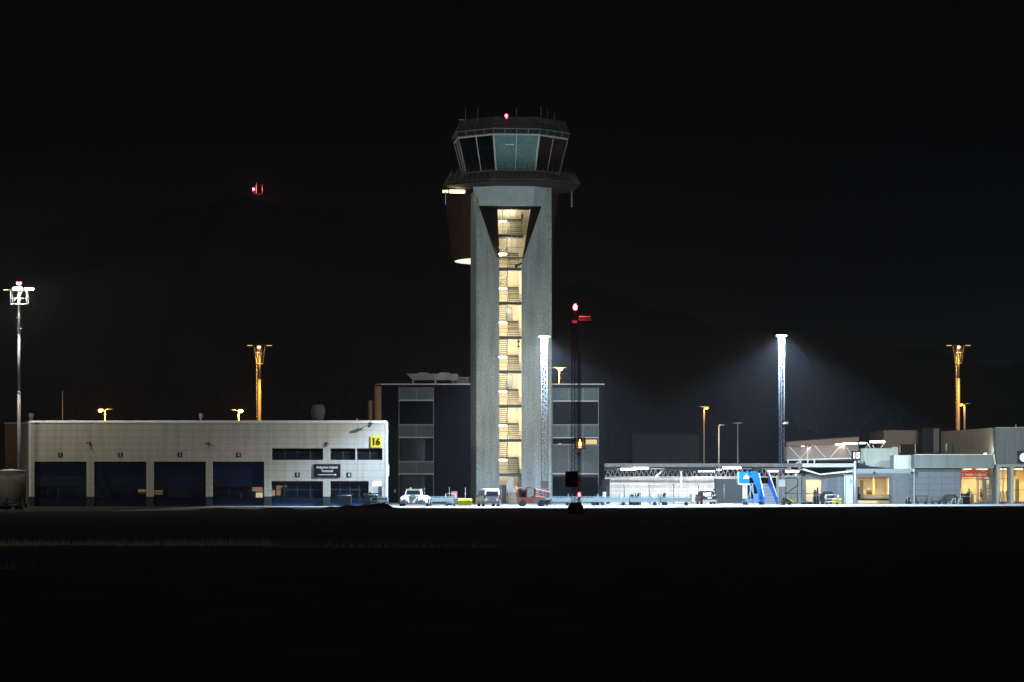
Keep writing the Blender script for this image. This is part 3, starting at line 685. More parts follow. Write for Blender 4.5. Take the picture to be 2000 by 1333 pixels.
ru = MB().prism([(ou(793), oz(729.5)), (ou(894), oz(730)), (ou(894), oz(742)), (ou(805), oz(742)), (ou(800), oz(736))], D + 1.2, D + 5, 'y'); 
ru = ru.build('roof_plant', mat('plant_grey', (.30, .32, .32), .6), of)
lg = MB()
for px in (806, 850, 892): lg.box(ou(px) - .1, ou(px) + .1, D + 1.5, D + 1.8, zt + .1, oz(742))
lg.box(ou(882), ou(884), D + 1, D + 1.3, zt + .1, oz(742)); lg.box(ou(886), ou(887.5), D + 1, D + 1.3, zt + .1, oz(742))
lg.build('plant_leg', M['steel'], ru)
for a, b in ((815, 835), (857, 877)): MB().box(ou(a), ou(b), D + 1.6, D + 4, oz(729.4), oz(727.3)).build('plant_fan', M['steel'], ru)
rl = MB()
for px in range(895, 917, 2): rl.bar((ou(px), D + 1, zt + .1), (ou(px), D + 1, oz(737)), .03, 4)
rl.bar((ou(894), D + 1, oz(737)), (ou(917), D + 1, oz(737)), .04, 4); rl.build('roof_railing', M['galvanised'], of)

# ================================================================ masts and lamps
def lattice(mb, x, y, z0, z1, w, n, r=.035, tri=True, rb=.02):
    legs = [(x - w/2, y - w*.29), (x + w/2, y - w*.29), (x, y + w*.58)] if tri else [(x - w/2, y - w/2), (x + w/2, y - w/2), (x + w/2, y + w/2), (x - w/2, y + w/2)]
    for a, b in legs: mb.bar((a, b, z0), (a, b, z1), r, 5)
    for k in range(n):
        za = z0 + (z1 - z0) * k / n; zb = z0 + (z1 - z0) * (k + 1) / n; zh = (za + zb) / 2
        for i in range(len(legs)):
            a, b = legs[i], legs[(i+1) % len(legs)]
            mb.bar((*a, za), (*b, zh), rb, 4); mb.bar((*b, zh), (*a, zb), rb, 4)
def led_mast(px, py, D_, label, power, box_py):
    x = U(px, D_); zt = V(py, D_)
    t = thing('lattice_light_mast', label, 'light mast', (x, D_, 0), group='white lattice light masts')
    mb = MB(); lattice(mb, x, D_, 0, zt - .15, .6, 30, .028, rb=.016); mb.build('lattice', M['mast_lattice'], t)
    h = MB().lathe(x, D_, [(.12, zt + .12), (.45, zt + .07), (.63, zt - .02), (.5, zt - .10)], 18).build('lamp_head', M['white_steel'], t)
    MB().lathe(x, D_, [(.60, zt - .11), (.62, zt - .03)], 18).build('led_ring', E_BLUE, h)
    MB().box(x - .12 - .25, x + .37, D_ - .75, D_ - .35, V(box_py + 14, D_), V(box_py, D_)).build('control_box', M['trim_white'], t)
    lamp('SPOT', (x, D_ - .55, zt - .2), power * 1.05, LED, aim=(x, D_ + 4, 0), size=130, blend=0.25, radius=.35, parent=t)
    lamp('SPOT', (x - .1, D_ - .5, zt - .25), power * .34, (1, .98, .88), aim=(x, D_ + 14, 0), size=152, blend=0.35, radius=.35, parent=t)
    return t
led_mast(1063, 657, 298, 'slim white lattice light mast standing in front of the control tower', 130000, 940)
t2 = led_mast(1526.5, 655, 320, 'slim white lattice light mast beside the blue boarding stairs', 125000, 937)
q = MB(); q.bar((U(1529, 320), 319.6, V(828, 320)), (U(1536, 320), 319.2, V(826, 320)), .05); q.box(U(1532, 320), U(1538, 320), 319, 319.4, V(829, 320), V(824.5, 320)); q.build('mast_floodlight', M['white_steel'], t2)

# tall mast at the far left
D_ = 303; x = U(37, D_); zt = V(565, D_)
fm = thing('floodlight_mast', 'tall grey floodlight mast with bright lamp head and red light at far left', 'light mast', (x, D_, 0))
p = MB(); z1, z2 = V(767, D_), V(655, D_); p.bar((x, D_, 0), (x, D_, z1), .2, 12, .19); p.bar((x, D_, z1), (x, D_, z2), .155, 12, .14); p.bar((x, D_, z2), (x, D_, zt), .12, 12, .11)
p.build('pole', mat('mast_grey', (.42, .4, .42), .5, .3), fm)
MB().bar((x, D_, z1 - .06), (x, D_, z1 + .06), .22, 12).build('collar', M['galvanised'], fm); MB().bar((x, D_, z2 - .06), (x, D_, z2 + .06), .17, 12).build('collar', M['galvanised'], fm)
rg = MB()
for k in range(9):
    z = z2 + .7 + k * .62; rg.bar((x - .24, D_, z), (x + .24, D_, z), .015, 4)
rg.build('climbing_rung', M['galvanised'], fm)
zp = V(595, D_); pf = MB()
pf.box(x - .85, x + .95, D_ - .6, D_ + .6, zp, zp + .08)
for a in (-.82, .92):
    for b in (-.55, .55): pf.bar((x + a, D_ + b, zp), (x + a, D_ + b, zt - .15), .045, 5)
for z in (zp + .62, zt - .2):
    pf.bar((x - .82, D_ - .55, z), (x + .92, D_ - .55, z), .035, 5)
pf.bar((x - .8, D_ - .55, zp), (x + .6, D_ - .55, zt - .2), .03, 5)
pf.build('platform', M['steel'], fm)
hd = MB(); hd.box(x - 1.65, x - .75, D_ - .3, D_ + .3, zt - .15, zt - .07); hd.box(x - .55, x + .5, D_ - .9, D_ - .3, zt - .12, zt + .1); hd.box(x + .65, x + 1.7, D_ - .3, D_ + .3, zt - .1, zt + .1); hd.build('lamp_head', M['rust_pole'], fm)
MB().box(x - .45, x + .5, D_ - .95, D_ - .905, zt - .12, zt + .1).build('lamp_glass', E_FLOOD, fm); MB().box(x + .7, x + 1.65, D_ - .36, D_ - .305, zt - .1, zt + .07).build('lamp_glass', E_FLOOD, fm)
for a in (-.16, .16): MB().lathe(x + a, D_, [(.07, zt + .5), (.12, zt + .58), (.12, zt + .72), (.05, zt + .8)], 8).build('obstruction_light', E_RED, fm)
MB().bar((x, D_, zt), (x, D_, zt + .52), .06).box(x - .2, x + .2, D_ - .04, D_ + .04, zt + .44, zt + .5).build('light_bracket', M['steel'], fm)
lamp('SPOT', (x, D_ - 1.3, zt), 7000, (1, .93, .78), aim=(x + 14, D_ - 5, 4), size=150, blend=.4, parent=fm, radius=.3)
lamp('POINT', (x + .1, D_ - 1.4, zt + .1), 1600, (1, .93, .8), parent=fm, radius=.2)

# orange basket-head masts behind the buildings
def basket(px, py, D_, label):
    x = U(px, D_); zt = V(py, D_)
    t = thing('basket_light_mast', label, 'light mast', (x, D_, 0), group='orange lit basket masts behind the buildings')
    p = MB(); zm = zt - 5.2; p.bar((x, D_, 0), (x, D_, zm), .26, 12, .2); p.bar((x, D_, zm), (x, D_, zt - .3), .17, 12, .15); p.build('pole', mat('pole_pale', (.5, .46, .4), .5), t)
    ld = MB(); ld.bar((x - .38, D_ - .3, 0), (x - .38, D_ - .3, zt - .6), .035, 5)
    for k in range(int(zt * 1.6)): ld.bar((x - .5, D_ - .3, k / 1.6), (x - .2, D_ - .3, k / 1.6), .03, 4)
    ld.build('ladder', M['galvanised'], t)
    bs = MB(); za, zb, zc_ = zt - 2.9, zt - 1.3, zt - .15
    for r_, z in ((.55, za), (.75, zb)):
        pts = [(x + r_ * math.cos(a), D_ + r_ * math.sin(a), z) for a in [R(30 * i) for i in range(12)]]
        for i in range(12): bs.bar(pts[i], pts[(i+1) % 12], .05, 5)
    for i in range(8):
        a = R(45 * i + 22); bs.bar((x + .52*math.cos(a), D_ + .52*math.sin(a), za), (x + .88*math.cos(a), D_ + .88*math.sin(a), zc_), .045, 5)
    bs.build('basket', M['galvanised'], t)
    hd = MB(); hd.lathe(x, D_, [(.9, zt - .16), (1.0, zt), (.9, zt + .08)], 14)
    hd.bar((x - 1.7, D_, zt - .1), (x + 1.7, D_, zt - .1), .04, 5)
    for s in (-1, 1): hd.box(x + s*1.45 - .42, x + s*1.45 + .42, D_ - .35, D_ + .35, zt - .14, zt - .02)
    hd = hd.build('lamp_head', M['dark_steel'], t)
    for s in (-1, 1): MB().box(x + s*1.45 - .36, x + s*1.45 + .36, D_ - .3, D_ + .3, zt - .21, zt - .15).build('lamp_glass', emit('na_side', (1, .5, .15), 1.4), hd)
    MB().lathe(x - .05, D_ - .5, [(.12, zt - .62), (.24, zt - .5), (.2, zt - .3)], 10).build('lamp_glass', emit('na_main', (1, .55, .15), 9), hd)
    lamp('SPOT', (x - .2, D_ - 1.7, zt - .2), 2600, NA, aim=(x, D_ - .2, zt - 8), size=75, blend=.6, parent=t, radius=.15)
    lamp('SPOT', (x + .4, D_ - 3.4, zt - .3), 9000, NA, aim=(x, D_, zt - 14), size=40, blend=.7, parent=t, radius=.15)
    return t
basket(507, 673, 410, 'orange lit mast with basket head rising behind the white building')
basket(1872, 673, 425, 'orange lit mast with basket head above the terminal roof at right')

def street(px, py, D_, label, on=1, arms=((1, .9),), pole='rust_pole', power=4200, glow=(1, .42, .06), pr=.09, small=None):
    x = U(px, D_); zt = V(py, D_)
    t = thing('street_lamp', label, 'street lamp', (x, D_, 0), group='street lamps behind the airport buildings')
    MB().bar((x, D_, 0), (x, D_, zt - .1), pr * 1.3, 8, pr).build('pole', M[pole], t)
    for s, l in arms:
        a = MB().bar((x, D_, zt - .1), (x + s * l, D_, zt), .045, 6); a.loft([[(x + s*(l-.3), D_-.14, zt-.02), (x + s*(l-.3), D_+.14, zt-.02), (x + s*(l-.3), D_+.1, zt+.1), (x + s*(l-.3), D_-.1, zt+.1)], [(x + s*(l+.45), D_-.12, zt-.02), (x + s*(l+.45), D_+.12, zt-.02), (x + s*(l+.45), D_+.07, zt+.06), (x + s*(l+.45), D_-.07, zt+.06)]])
        h = a.build('lamp_head', M['galvanised'], t)
        if on and s == arms[0][0]:
            MB().lathe(x + s*(l+.1), D_ - .05, [(.12, zt - .38), (.3, zt - .28), (.34, zt - .14), (.22, zt - .03)], 10).build('bulb', emit('bulb_glow', glow, on), h)
    if on and power:
        s, l = arms[0]; lamp('POINT', (x + s*(l+.1), D_ - .5, zt - .35), power * .3, glow, parent=t, radius=.15)
    return t
street(205.5, 800, 400, 'orange street lamp behind the left part of the white roof', 75, ((-1, .55), (1, .6)), power=5000)
street(466, 801, 400, 'orange street lamp just left of the tall basket mast', 75, ((.5, .5), (-1, .75)), power=5000)
street(1092, 719, 400, 'orange street lamp above the office roof right of the tower', 90, ((.3, .3), (-1, .6), (1, .6)), power=6000)
street(1375, 795, 400, 'tall thin orange lit pole behind the covered walkway', 2.4, ((1, .25), (-1, .25)), power=700)
street(1404, 831, 392, 'shorter pale lit lamp pole behind the covered walkway', 0, ((1, .3),), pole='white_steel', power=0)
street(1441, 827, 396, 'dim grey unlit lamp pole beside the shorter pale pole', 0, ((-1, .25), (1, .2)), pole='steel', power=0)
lamp('POINT', (U(1406, 392), 389, V(838, 390)), 500, (1, .85, .6), name='pole_light', radius=.1)
street(1884, 789, 440, 'short golden lattice style lamp post beside the right basket mast', 4, ((-1, .5), (1, .5)), power=900, pr=.16)
o = MB().bar((U(122, 380), 380, 0), (U(122, 380), 380, V(764, 380)), .07, 6).build('flag_pole', M['rust_pole']); tag(o, 'thin bare orange lit pole behind the white roof at left', 'pole')
lamp('POINT', (U(122, 380) + 1.5, 377, V(790, 380)), 160, NA, name='pole_light', radius=.1)

# distant mast on the hill with red light
D_ = 1190; x = U(497, D_)
hm = thing('hilltop_mast', 'distant hilltop mast with red warning light and two antenna rods', 'mast', (x, D_, V(420, D_)))
mb = MB(); lattice(mb, x, D_, V(420, D_), V(374, D_), .8, 12, .07, rb=.04); mb.build('lattice', M['dark_steel'], hm)
MB().lathe(x - .3, D_ - 1, [(.25, V(373, D_)), (.5, V(371.5, D_)), (.5, V(369.5, D_)), (.2, V(368, D_))], 10).build('obstruction_light', emit('hill_red', (1, .03, .06), 60), hm)
for px, a, b in ((500.5, 356, 380), (512, 361, 378)): MB().bar((U(px, D_), D_ + .5, V(b, D_)), (U(px, D_), D_ + .5, V(a, D_)), .2, 5).build('antenna', M['galvanised'], hm)
MB().box(x, U(513, D_), D_ + .3, D_ + .6, V(380, D_), V(379, D_)).build('crossarm', M['dark_steel'], hm)
lamp('POINT', (x + 1.3, D_ - 3, V(370, D_)), 3000, (1, .15, .15), parent=hm, radius=.2)

# dark weather mast in the field
D_ = 222; x = U(1124, D_)
wm = thing('weather_mast', 'dark lattice weather mast with red lights on a black base in the field', 'mast', (x, D_, 0))
mb = MB(); lattice(mb, x - .05, D_, .7, V(622, D_), .5, 34, .028, rb=.012); mb.build('lattice', M['black_steel'], wm)
mb = MB(); lattice(mb, x + .32, D_ - .2, .7, V(690, D_), .2, 40, .022, rb=.01); mb.build('ladder', M['black_steel'], wm)
MB().lathe(x, D_, [(.62, -.1), (.62, .6), (.5, .7), (.5, .85)], 14).build('base', M['black_steel'], wm)
MB().box(U(1104, D_), U(1128, D_), D_ - .5, D_ - .1, V(952, D_), V(921, D_)).build('equipment_cabinet', mat('cabinet_dark', (.02, .012, .011), .8), wm)
# lit lantern
lx0, lx1, lz0, lz1 = U(1123.5, D_), U(1142, D_), V(877, D_), V(856, D_)
ln = MB()
for a in (lx0, lx1, (lx0+lx1)/2 - .1, (lx0 + lx1)/2 + .12):
    for b in (D_ - .75, D_ - .15): ln.bar((a, b, lz0), (a, b, lz1), .022 if a in (lx0, lx1) else .014, 4)
for z in (lz0, lz1):
    ln.box(lx0, lx1, D_ - .78, D_ - .12, z - .03, z + .03)
ln.bar((lx0, D_ - .75, lz1 - .25), (lx1, D_ - .75, lz1 - .25), .02, 4); ln.bar((lx0, D_ - .75, lz0 + .2), (lx1, D_ - .75, lz0 + .2), .02, 4)
ln = ln.build('lantern_cage', M['black_steel'], wm)
lc = (lx0 + lx1) / 2 - .02
MB().lathe(lc, D_ - .5, [(.10, lz0 + .15), (.13, lz0 + .4), (.03, lz1 - .12)], 10).build('lamp_glass', emit('lantern_glow', (1, .7, .3), 3.5), ln)
MB().box(lc - .15, lc + .15, D_ - .3, D_ - .28, lz0 + .04, lz0 + .16).build('reflector', emit('lantern_refl', (1, .55, .2), .9), ln)
MB().box(lx0 + .04, lx1 - .04, D_ - .16, D_ - .15, lz0, lz1).build('back_plate', mat('lantern_back', (.5, .3, .12), .6), ln)
lamp('POINT', (lc, D_ - .62, lz0 + .5), 6, (1, .65, .25), parent=wm, radius=.05)
MB().lathe(x - .02, D_, [(.08, V(606, D_)), (.17, V(603, D_)), (.17, V(598.5, D_)), (.05, V(594, D_))], 10).build('obstruction_light', E_RED, wm)
MB().bar((x - .02, D_, V(622, D_)), (x - .02, D_, V(605, D_)), .03).build('light_bracket', M['black_steel'], wm)
MB().lathe(U(1131, D_), D_ - .5, [(.05, V(970, D_)), (.10, V(968, D_)), (.10, V(964.5, D_)), (.04, V(962.5, D_))], 8).build('obstruction_light', E_RED, wm)
MB().bar((U(1131, D_), D_ - .5, V(985, D_)), (U(1131, D_), D_ - .5, V(969.5, D_)), .04).bar((U(1131, D_), D_ - .5, V(976, D_)), (x, D_, V(976, D_)), .03).build('light_bracket', M['black_steel'], wm)
MB().box(U(1126, D_), U(1133, D_), D_ - .5, D_ - .2, V(890, D_), V(886, D_)).build('sensor', M['paint_red'], wm)
am = MB(); am.box(U(1131, D_), U(1153, D_), D_ - .15, D_ - .05, V(620, D_), V(618, D_)); 
for k in range(6): am.bar((U(1131 + 4*k, D_), D_ - .1, V(619, D_)), (U(1133 + 4*k, D_), D_ - .1, V(626, D_)), .02, 4)
am.bar((U(1131, D_), D_ - .1, V(626, D_)), (U(1155, D_), D_ - .1, V(626, D_)), .02, 4); am.box(U(1117, D_), U(1126, D_), D_ - .4, D_ - .1, V(632, D_), V(627, D_)); am.bar((x, D_, V(630, D_)), (U(1133, D_), D_ - .1, V(624, D_)), .025, 4)
am.build('sensor_arm', M['steel'], wm)
lamp('POINT', (x + .3, D_ - .8, V(606, D_)), 220, (1, .06, .06), parent=wm, radius=.1)
lamp('POINT', (U(1131, D_), D_ - .9, V(967, D_)), 10, (1, .06, .06), parent=wm, radius=.05)

# ================================================================ COVERED WALKWAY
D = 352
def cu_(px, d=0): return U(px, D + d)
def cz(py, d=0): return V(py, D + d)
wk = thing('covered_walkway', 'long low covered walkway with bright tube lights right of the tower', 'canopy', (cu_(1370), D + 7, 0))
x0, x1 = cu_(1181), cu_(1567)
MB().prism([(D, cz(905.5)), (D + .3, cz(905.5)), (D + .3, cz(911.5)), (D, cz(912.5))], x0, x1, 'x').build('fascia', mat('fascia_grey', (.20, .185, .17), .8, stain=.2), wk)
MB().box(x0, x1, D + .31, D + 22, cz(907), cz(905.8)).build('roof', M['roofing'], wk)
und = MB()
for a, b in ((1181, 1205), (1300, 1345), (1345, 1400), (1470, 1490)):
    und.box(cu_(a), cu_(b), D + 1.2, D + 1.35, cz(916 + 4), cz(908))
und.build('roof_beam', M['wall_grey'], wk)
tr = MB(); ty = D + 8
def tzz(py): return V(py, ty)
tr.bar((U(1181, ty), ty, tzz(932)), (U(1545, ty), ty, tzz(932)), .09, 5); tr.bar((U(1181, ty), ty, tzz(916)), (U(1545, ty), ty, tzz(916)), .07, 5)
px = 1183.0; k = 0
while px < 1540:
    s = 4.2 + (k % 3) * .5; tr.bar((U(px, ty), ty, tzz(932)), (U(px + s, ty), ty, tzz(917)), .03, 4); tr.bar((U(px + s, ty), ty, tzz(917)), (U(px + 2*s, ty), ty, tzz(932)), .03, 4); px += 2*s; k += 1
tr.build('truss', M['steel'], wk)
wy = D + 12
MB().box(U(1181, wy), U(1460, wy), wy, wy + .2, 0, V(932.5, wy)).build('wall', panels('walk_wall', (.60, .62, .62), 1.1, 0, joint=.05, dark=.7, var=.1, stain=.15), wk)
MB().box(U(1240, wy), U(1350, wy), wy - .1, wy, V(947, wy), V(946, wy)).build('wall_rail', M['white_steel'], wk)
for a, b in ((1329, 941),): MB().box(U(a, D + 6), U(a + 3, D + 6), D + 6, D + 6.2, 0, cz(915)).build('column', M['white_steel'], wk)
for a, b, c, d in ((1282, 932, 1302, 914), (1475, 922, 1484, 914)): MB().bar((cu_(a), D + 1.8, cz(b)), (cu_(c), D + 1.8, cz(d)), .12, 4).build('strut', M['trim_white'], wk)
for a, b, py, s, p in ((1212, 1241, 917, 16, 750), (1236, 1266, 915, 22, 1100), (1364, 1396, 920.5, 7, 450), (1412, 1447, 914.5, 22, 1200), (1535, 1560, 921, 16, 350), (1500, 1520, 921, 3, 100)):
    y = D + (1.5 if py < 919 else 5)
    o = MB().box(U(a, y), U(b, y), y - .15, y + .15, V(py, y) - .09, V(py, y) + .10).build('tube_light', emit('tube_white', (.97, .98, 1), s), wk)
    MB().box(U(a, y) - .4, U(b, y) + (2.0 if a == 1236 else .9), y - .12, y + .12, V(py, y) + .11, V(py, y) + .18).build('lamp_tray', M['trim_white'], o)
    l = lamp('AREA', (U((a+b)/2, y), y + .4, V(py, y) - .2), p, (.97, .98, 1), aim=(U((a+b)/2, y), y + 3.5, 0), parent=wk, sizes=(2, .4), name='tube_glow')
# chain link fence before the walkway
D_ = 346
ff = thing('chain_link_fence', 'wire mesh fence with cranked posts in front of the lit walkway', 'fence', (U(1290, D_), D_, 0))
for px in (1172, 1219, 1268, 1316, 1364):
    x = U(px, D_); MB().bar((x, D_, 0), (x, D_, V(950, D_)), .045, 6).bar((x, D_, V(950, D_)), (x - .15, D_ - .25, V(946.5, D_)), .04, 6).build('post', M['dark_steel'], ff)
ms = MB(); xa, xb = U(1172, D_), U(1396, D_)
x = xa
while x < xb: ms.bar((x, D_, .05), (x, D_, 2.05), .010, 4); x += .28
for z in (.1, .6, 1.1, 1.6, 2.05, V(951, D_), V(948.6, D_)): ms.bar((xa, D_, z), (xb, D_, z), .014, 4)
ms.build('wire_mesh', M['dark_steel'], ff)
for a, b, h, lab in ((1186, 1191, 957, 0),): pass
kb = MB().box(U(1177, 347), U(1191, 347), 347, 348.6, 0, V(937, 347)).box(U(1176, 347), U(1192, 347), 346.9, 348.7, V(937, 347), V(936, 347)).box(U(1180, 347), U(1181, 347), 346.96, 346.99, .2, V(940, 347)).build('kiosk', M['dark_wall']); tag(kb, 'tall black cabin at the left end of the lit walkway', 'cabin')
MB().box(U(1184, 347), U(1188, 347), 346.93, 346.99, .3, 2.3).build('door', M['dark_steel'], kb)
# dark container
D_ = 340
ct = MB(); xa, xb = U(1398, D_), U(1450, D_); zt = V(936, D_)
ct.box(xa, xb, D_ + .04, D_ + 2.5, .12, zt)
x = xa + .15
while x < xb - .2: ct.box(x, x + .10, D_, D_ + .05, .25, zt - .12); x += .22
ct.box(xa, xb, D_ - .02, D_ + .05, zt - .13, zt + .0).box(xa, xa + .14, D_ - .02, D_ + .05, .1, zt - .14).box(xb - .14, xb, D_ - .02, D_ + .05, .1, zt - .14).box(xa + .15, xb - .15, D_ - .02, D_ + .05, .1, .24)
ct = ct.build('container', mat('container_dark', (.05, .055, .055), .7, var=.15)); tag(ct, 'dark grey container left of the blue boarding stairs', 'container')
MB().box(xa - .02, xb + .02, D_ - .05, D_ + 2.52, zt, zt + .07).build('roof', M['steel'], ct)
MB().bar((U(1414, D_), D_ - .2, 0), (U(1414, D_), D_ - .2, V(946, D_)), .03).build('sign_pole', M['steel'], ct)

# ================================================================ SKYBRIDGE over the walkway
D = 357
sb = thing('skybridge', 'raised covered bridge with mesh sides and sloping roof on white legs', 'bridge', (cu_(1607), D, 0))
X = lambda px: U(px, D)
MB().prism([(X(1535.5), V(864, D)), (X(1677), V(854, D)), (X(1677), V(862, D)), (X(1640), V(866.5, D)), (X(1535.5), V(873, D))], D - .3, D, 'y').build('fascia', mat('bridge_brown', (.20, .12, .08), .8, var=.15), sb)
MB().prism([(X(1535.5), V(864, D)), (X(1677), V(854, D)), (X(1677), V(854, D) + .1), (X(1535.5), V(864, D) + .1)], D - .2, D + 5, 'y').build('roof', M['roofing'], sb)
sl_ = MB(); px = 1537.0
while px < 1676:
    t = (px - 1535.5) / 141.5; sl_.box(X(px), X(px + .9), D + .05, D + .09, V(897.5 - 1.5*t, D), V(871 - 8*t, D)); px += 1.8
sl_.build('side_mesh', mat('mesh_pale', (.42, .34, .30), .7, var=.2), sb)
MB().prism([(X(1537), V(898, D)), (X(1676), V(896, D)), (X(1676), V(862, D)), (X(1537), V(872, D))], D + 2.9, D + 3, 'y').build('rear_wall', M['wall_brown'], sb)
bc = MB()
for a, b, c, d in ((1540, 871, 1563, 896), (1563, 896, 1587, 870), (1590, 870, 1612, 894), (1622, 893, 1645, 868), (1650, 868, 1663, 890), (1577, 872, 1577, 912)):
    bc.bar((X(a), D - .03, V(b, D)), (X(c), D - .03, V(d, D)), .06, 4)
bc.build('brace', M['trim_white'], sb)
MB().prism([(X(1536), V(900, D)), (X(1678), V(896.5, D)), (X(1678), V(894, D)), (X(1536), V(898, D))], D - .1, D + .04, 'y').build('floor_beam', M['trim_white'], sb)
MB().box(X(1536), X(1678), D - .25, D - .02, V(913, D), V(905.5, D)).build('lower_beam', M['white_steel'], sb)
MB().box(X(1536), X(1678), D, D + 3, V(901, D), V(899, D)).build('floor', M['dark_steel'], sb)
for px in (1538.5, 1577.5, 1590, 1677): MB().box(X(px - 1.1), X(px + 1.1), D - .4, D - .1, V(922, D) if px < 1540 else V(907, D), V(898, D) + .0).build('leg', M['trim_white'], sb)
for a, b, c, d in ((1540, 915, 1563, 901), (1560, 918, 1564, 900)): MB().bar((X(a), D - .3, V(b, D)), (X(c), D - .3, V(d, D)), .1, 4).build('strut', M['trim_white'], sb)
for a, b, py, s in ((1645, 1676, 866, 9), (1565, 1572, 871, 4), (1632, 1642, 868, 5)):
    MB().box(X(a), X(b), D + .5, D + .7, V(py, D) - .12, V(py, D) + .10).build('tube_light', emit('bridge_tube', (1, .98, .93), s), sb)
lamp('AREA', (X(1650), D + 1.2, V(870, D)), 160, (1, .96, .88), aim=(X(1620), D + 1.4, V(898, D)), parent=sb, sizes=(3, .3))
lamp('AREA', (X(1575), D + 1.2, V(876, D)), 70, (1, .96, .88), aim=(X(1590), D + 1.4, V(898, D)), parent=sb, sizes=(3, .3))

# ================================================================ TERMINAL
D = 350
tm = thing('terminal_building', 'low grey airport terminal with lit openings and white roof structures at right', 'building', (U(1770, D), D + 5, 0))
X = lambda px, d=0: U(px, D + d)
Z = lambda py, d=0: V(py, D + d)
wa = MB()
o1 = (X(1574), X(1604), 0, Z(936)); o2 = (X(1675), X(1737), Z(983.2), Z(931))
pierced(wa, X(1567), X(1783), 0, Z(925.5), D, [o1, o2], .4)
wa.add([(X(1567), D, 0), (X(1567), D + 12, 0), (X(1567), D + 12, Z(925)), (X(1567), D, Z(925))], [(0, 1, 2, 3)])
wa.build('wall', M['wall_grey'], tm)
MB().box(X(1650), X(1665.5), D - .12, D - .003, 0, Z(927)).build('pale_wall_panel', M['teal_white'], tm)
MB().box(X(1659), X(1667), D - .17, D - .121, Z(945), Z(936)).build('notice_board', M['steel'], tm)
MB().prism([(X(1567), Z(915)), (X(1601), Z(926)), (X(1663), Z(919)), (X(1663), Z(922.5)), (X(1601), Z(928.5)), (X(1567), Z(919))][::-1], D - .9, D + 4, 'y').build('canopy_roof', M['trim_white'], tm)
MB().bar((X(1645), D - .6, Z(922)), (X(1648.5), D - .6, Z(930)), .05).bar((X(1648.5), D - .6, Z(930)), (X(1648.5), D - .6, 0), .05).build('downpipe', M['trim_white'], tm)
MB().box(X(1663), X(1783.5), D - .15, D + 6, Z(925.4), Z(916)).build('fascia', mat('fascia_teal', (.28, .33, .32), .6, var=.06), tm)
MB().prism([(X(1678), Z(904)), (X(1700), Z(911)), (X(1750), Z(915.5)), (X(1678), Z(915.5))], D + .5, D + 5, 'y').build('lean_to_roof', M['roofing'], tm)
# left door wall segment
sg = MB().box(X(1528), X(1567) - .01, D + 1, D + 8, 0, Z(929)).build('side_wall', mat('side_grey', (.26, .27, .25), .8, stain=.2), tm)
MB().box(X(1536), X(1559), D + .93, D + .997, 0, Z(934)).build('sliding_gate', mat('gate_grey', (.2, .21, .19), .7), tm)
gt = MB()
for a, b, c, d in ((1536, 984, 1536, 934), (1559, 984, 1559, 934), (1536, 934, 1559, 934), (1536, 965, 1559, 948), (1536, 984, 1559, 984)): gt.bar((X(a), D + .85, max(.05, Z(b))), (X(c), D + .85, max(.05, Z(d))), .05, 4)
gt.build('gate_frame', M['dark_steel'], tm)
fl_ = MB().prism([(X(1567), Z(917)), (X(1573), Z(921)), (X(1573), Z(931)), (X(1567), Z(929))], D - .1, D - .004, 'y').build('speaker_horn', M['dark_wall'], tm)
# room behind the first opening: a warm curtain
MB().box(o1[0], o1[1], D + .41, D + .45, 0, o1[3]).build('strip_curtain', M['room_warm'], tm)
lamp('AREA', (X(1589), D - .1, Z(937.5)), 36, (1, .72, .32), aim=(X(1589), D + .35, 0.6), parent=tm, sizes=(1.6, .15), name='curtain_light')
# baggage hall
rm = MB()
ra, rb, rz = X(1668), X(1747), Z(928)
rm.add([(ra, D + 9, 0), (rb, D + 9, 0), (rb, D + 9, rz), (ra, D + 9, rz)], [(0, 1, 2, 3)]); rm.add([(ra, D + .45, 0), (ra, D + 9, 0), (ra, D + 9, rz), (ra, D + .45, rz)], [(0, 1, 2, 3)])
rm.add([(rb, D + .45, 0), (rb, D + 9, 0), (rb, D + 9, rz), (rb, D + .45, rz)], [(0, 1, 2, 3)]); rm.add([(ra, D + .45, rz), (rb, D + .45, rz), (rb, D + 9, rz), (ra, D + 9, rz)], [(0, 1, 2, 3)])
rm.add([(ra, D + .3, .02), (rb, D + .3, .02), (rb, D + 9, .02), (ra, D + 9, .02)], [(0, 1, 2, 3)]); rm.build('hall_room', M['room_white'], tm)
MB().box(o2[0], o2[1], D + .1, D + .4, 0, Z(978)).build('threshold', M['room_warm'], tm)
MB().box(ra + .2, rb - .2, D + 1.6, D + 3, .35, .62).build('conveyor_belt', M['dark_wall'], tm); MB().box(ra + .2, rb - .2, D + 3, D + 4.4, .6, 1.15).build('belt_cover', mat('belt_brown', (.35, .26, .14), .6), tm)
MB().box(X(1696), X(1701), D + 7.5, D + 8, .9, Z(938)).build('control_panel', M['slab_edge'], tm); MB().box(X(1717), X(1720), D + 6, D + 6.3, 0, rz).build('column', M['room_warm'], tm)
MB().bar((X(1699), D + 6, 1.9), (X(1716), D + 6, 1.9), .05).bar((ra, D + 1, Z(934)), (rb, D + 1, Z(934)), .06).build('pipe', M['steel'], tm)
sc_ = MB().lathe(X(1707), D + 4.6, [(.3, .9), (.38, 1.3), (.45, 1.7), (.2, 1.75)], 8).build('bin', mat('bin_brown', (.2, .1, .04), .8), tm)
mc = MB().box(X(1668), X(1681), D + 1.0, D + 2, .02, 2.1).box(X(1671), X(1683), D + 1, D + 1.8, .02, 1.2).build('loading_machine', M['dark_steel'], tm)
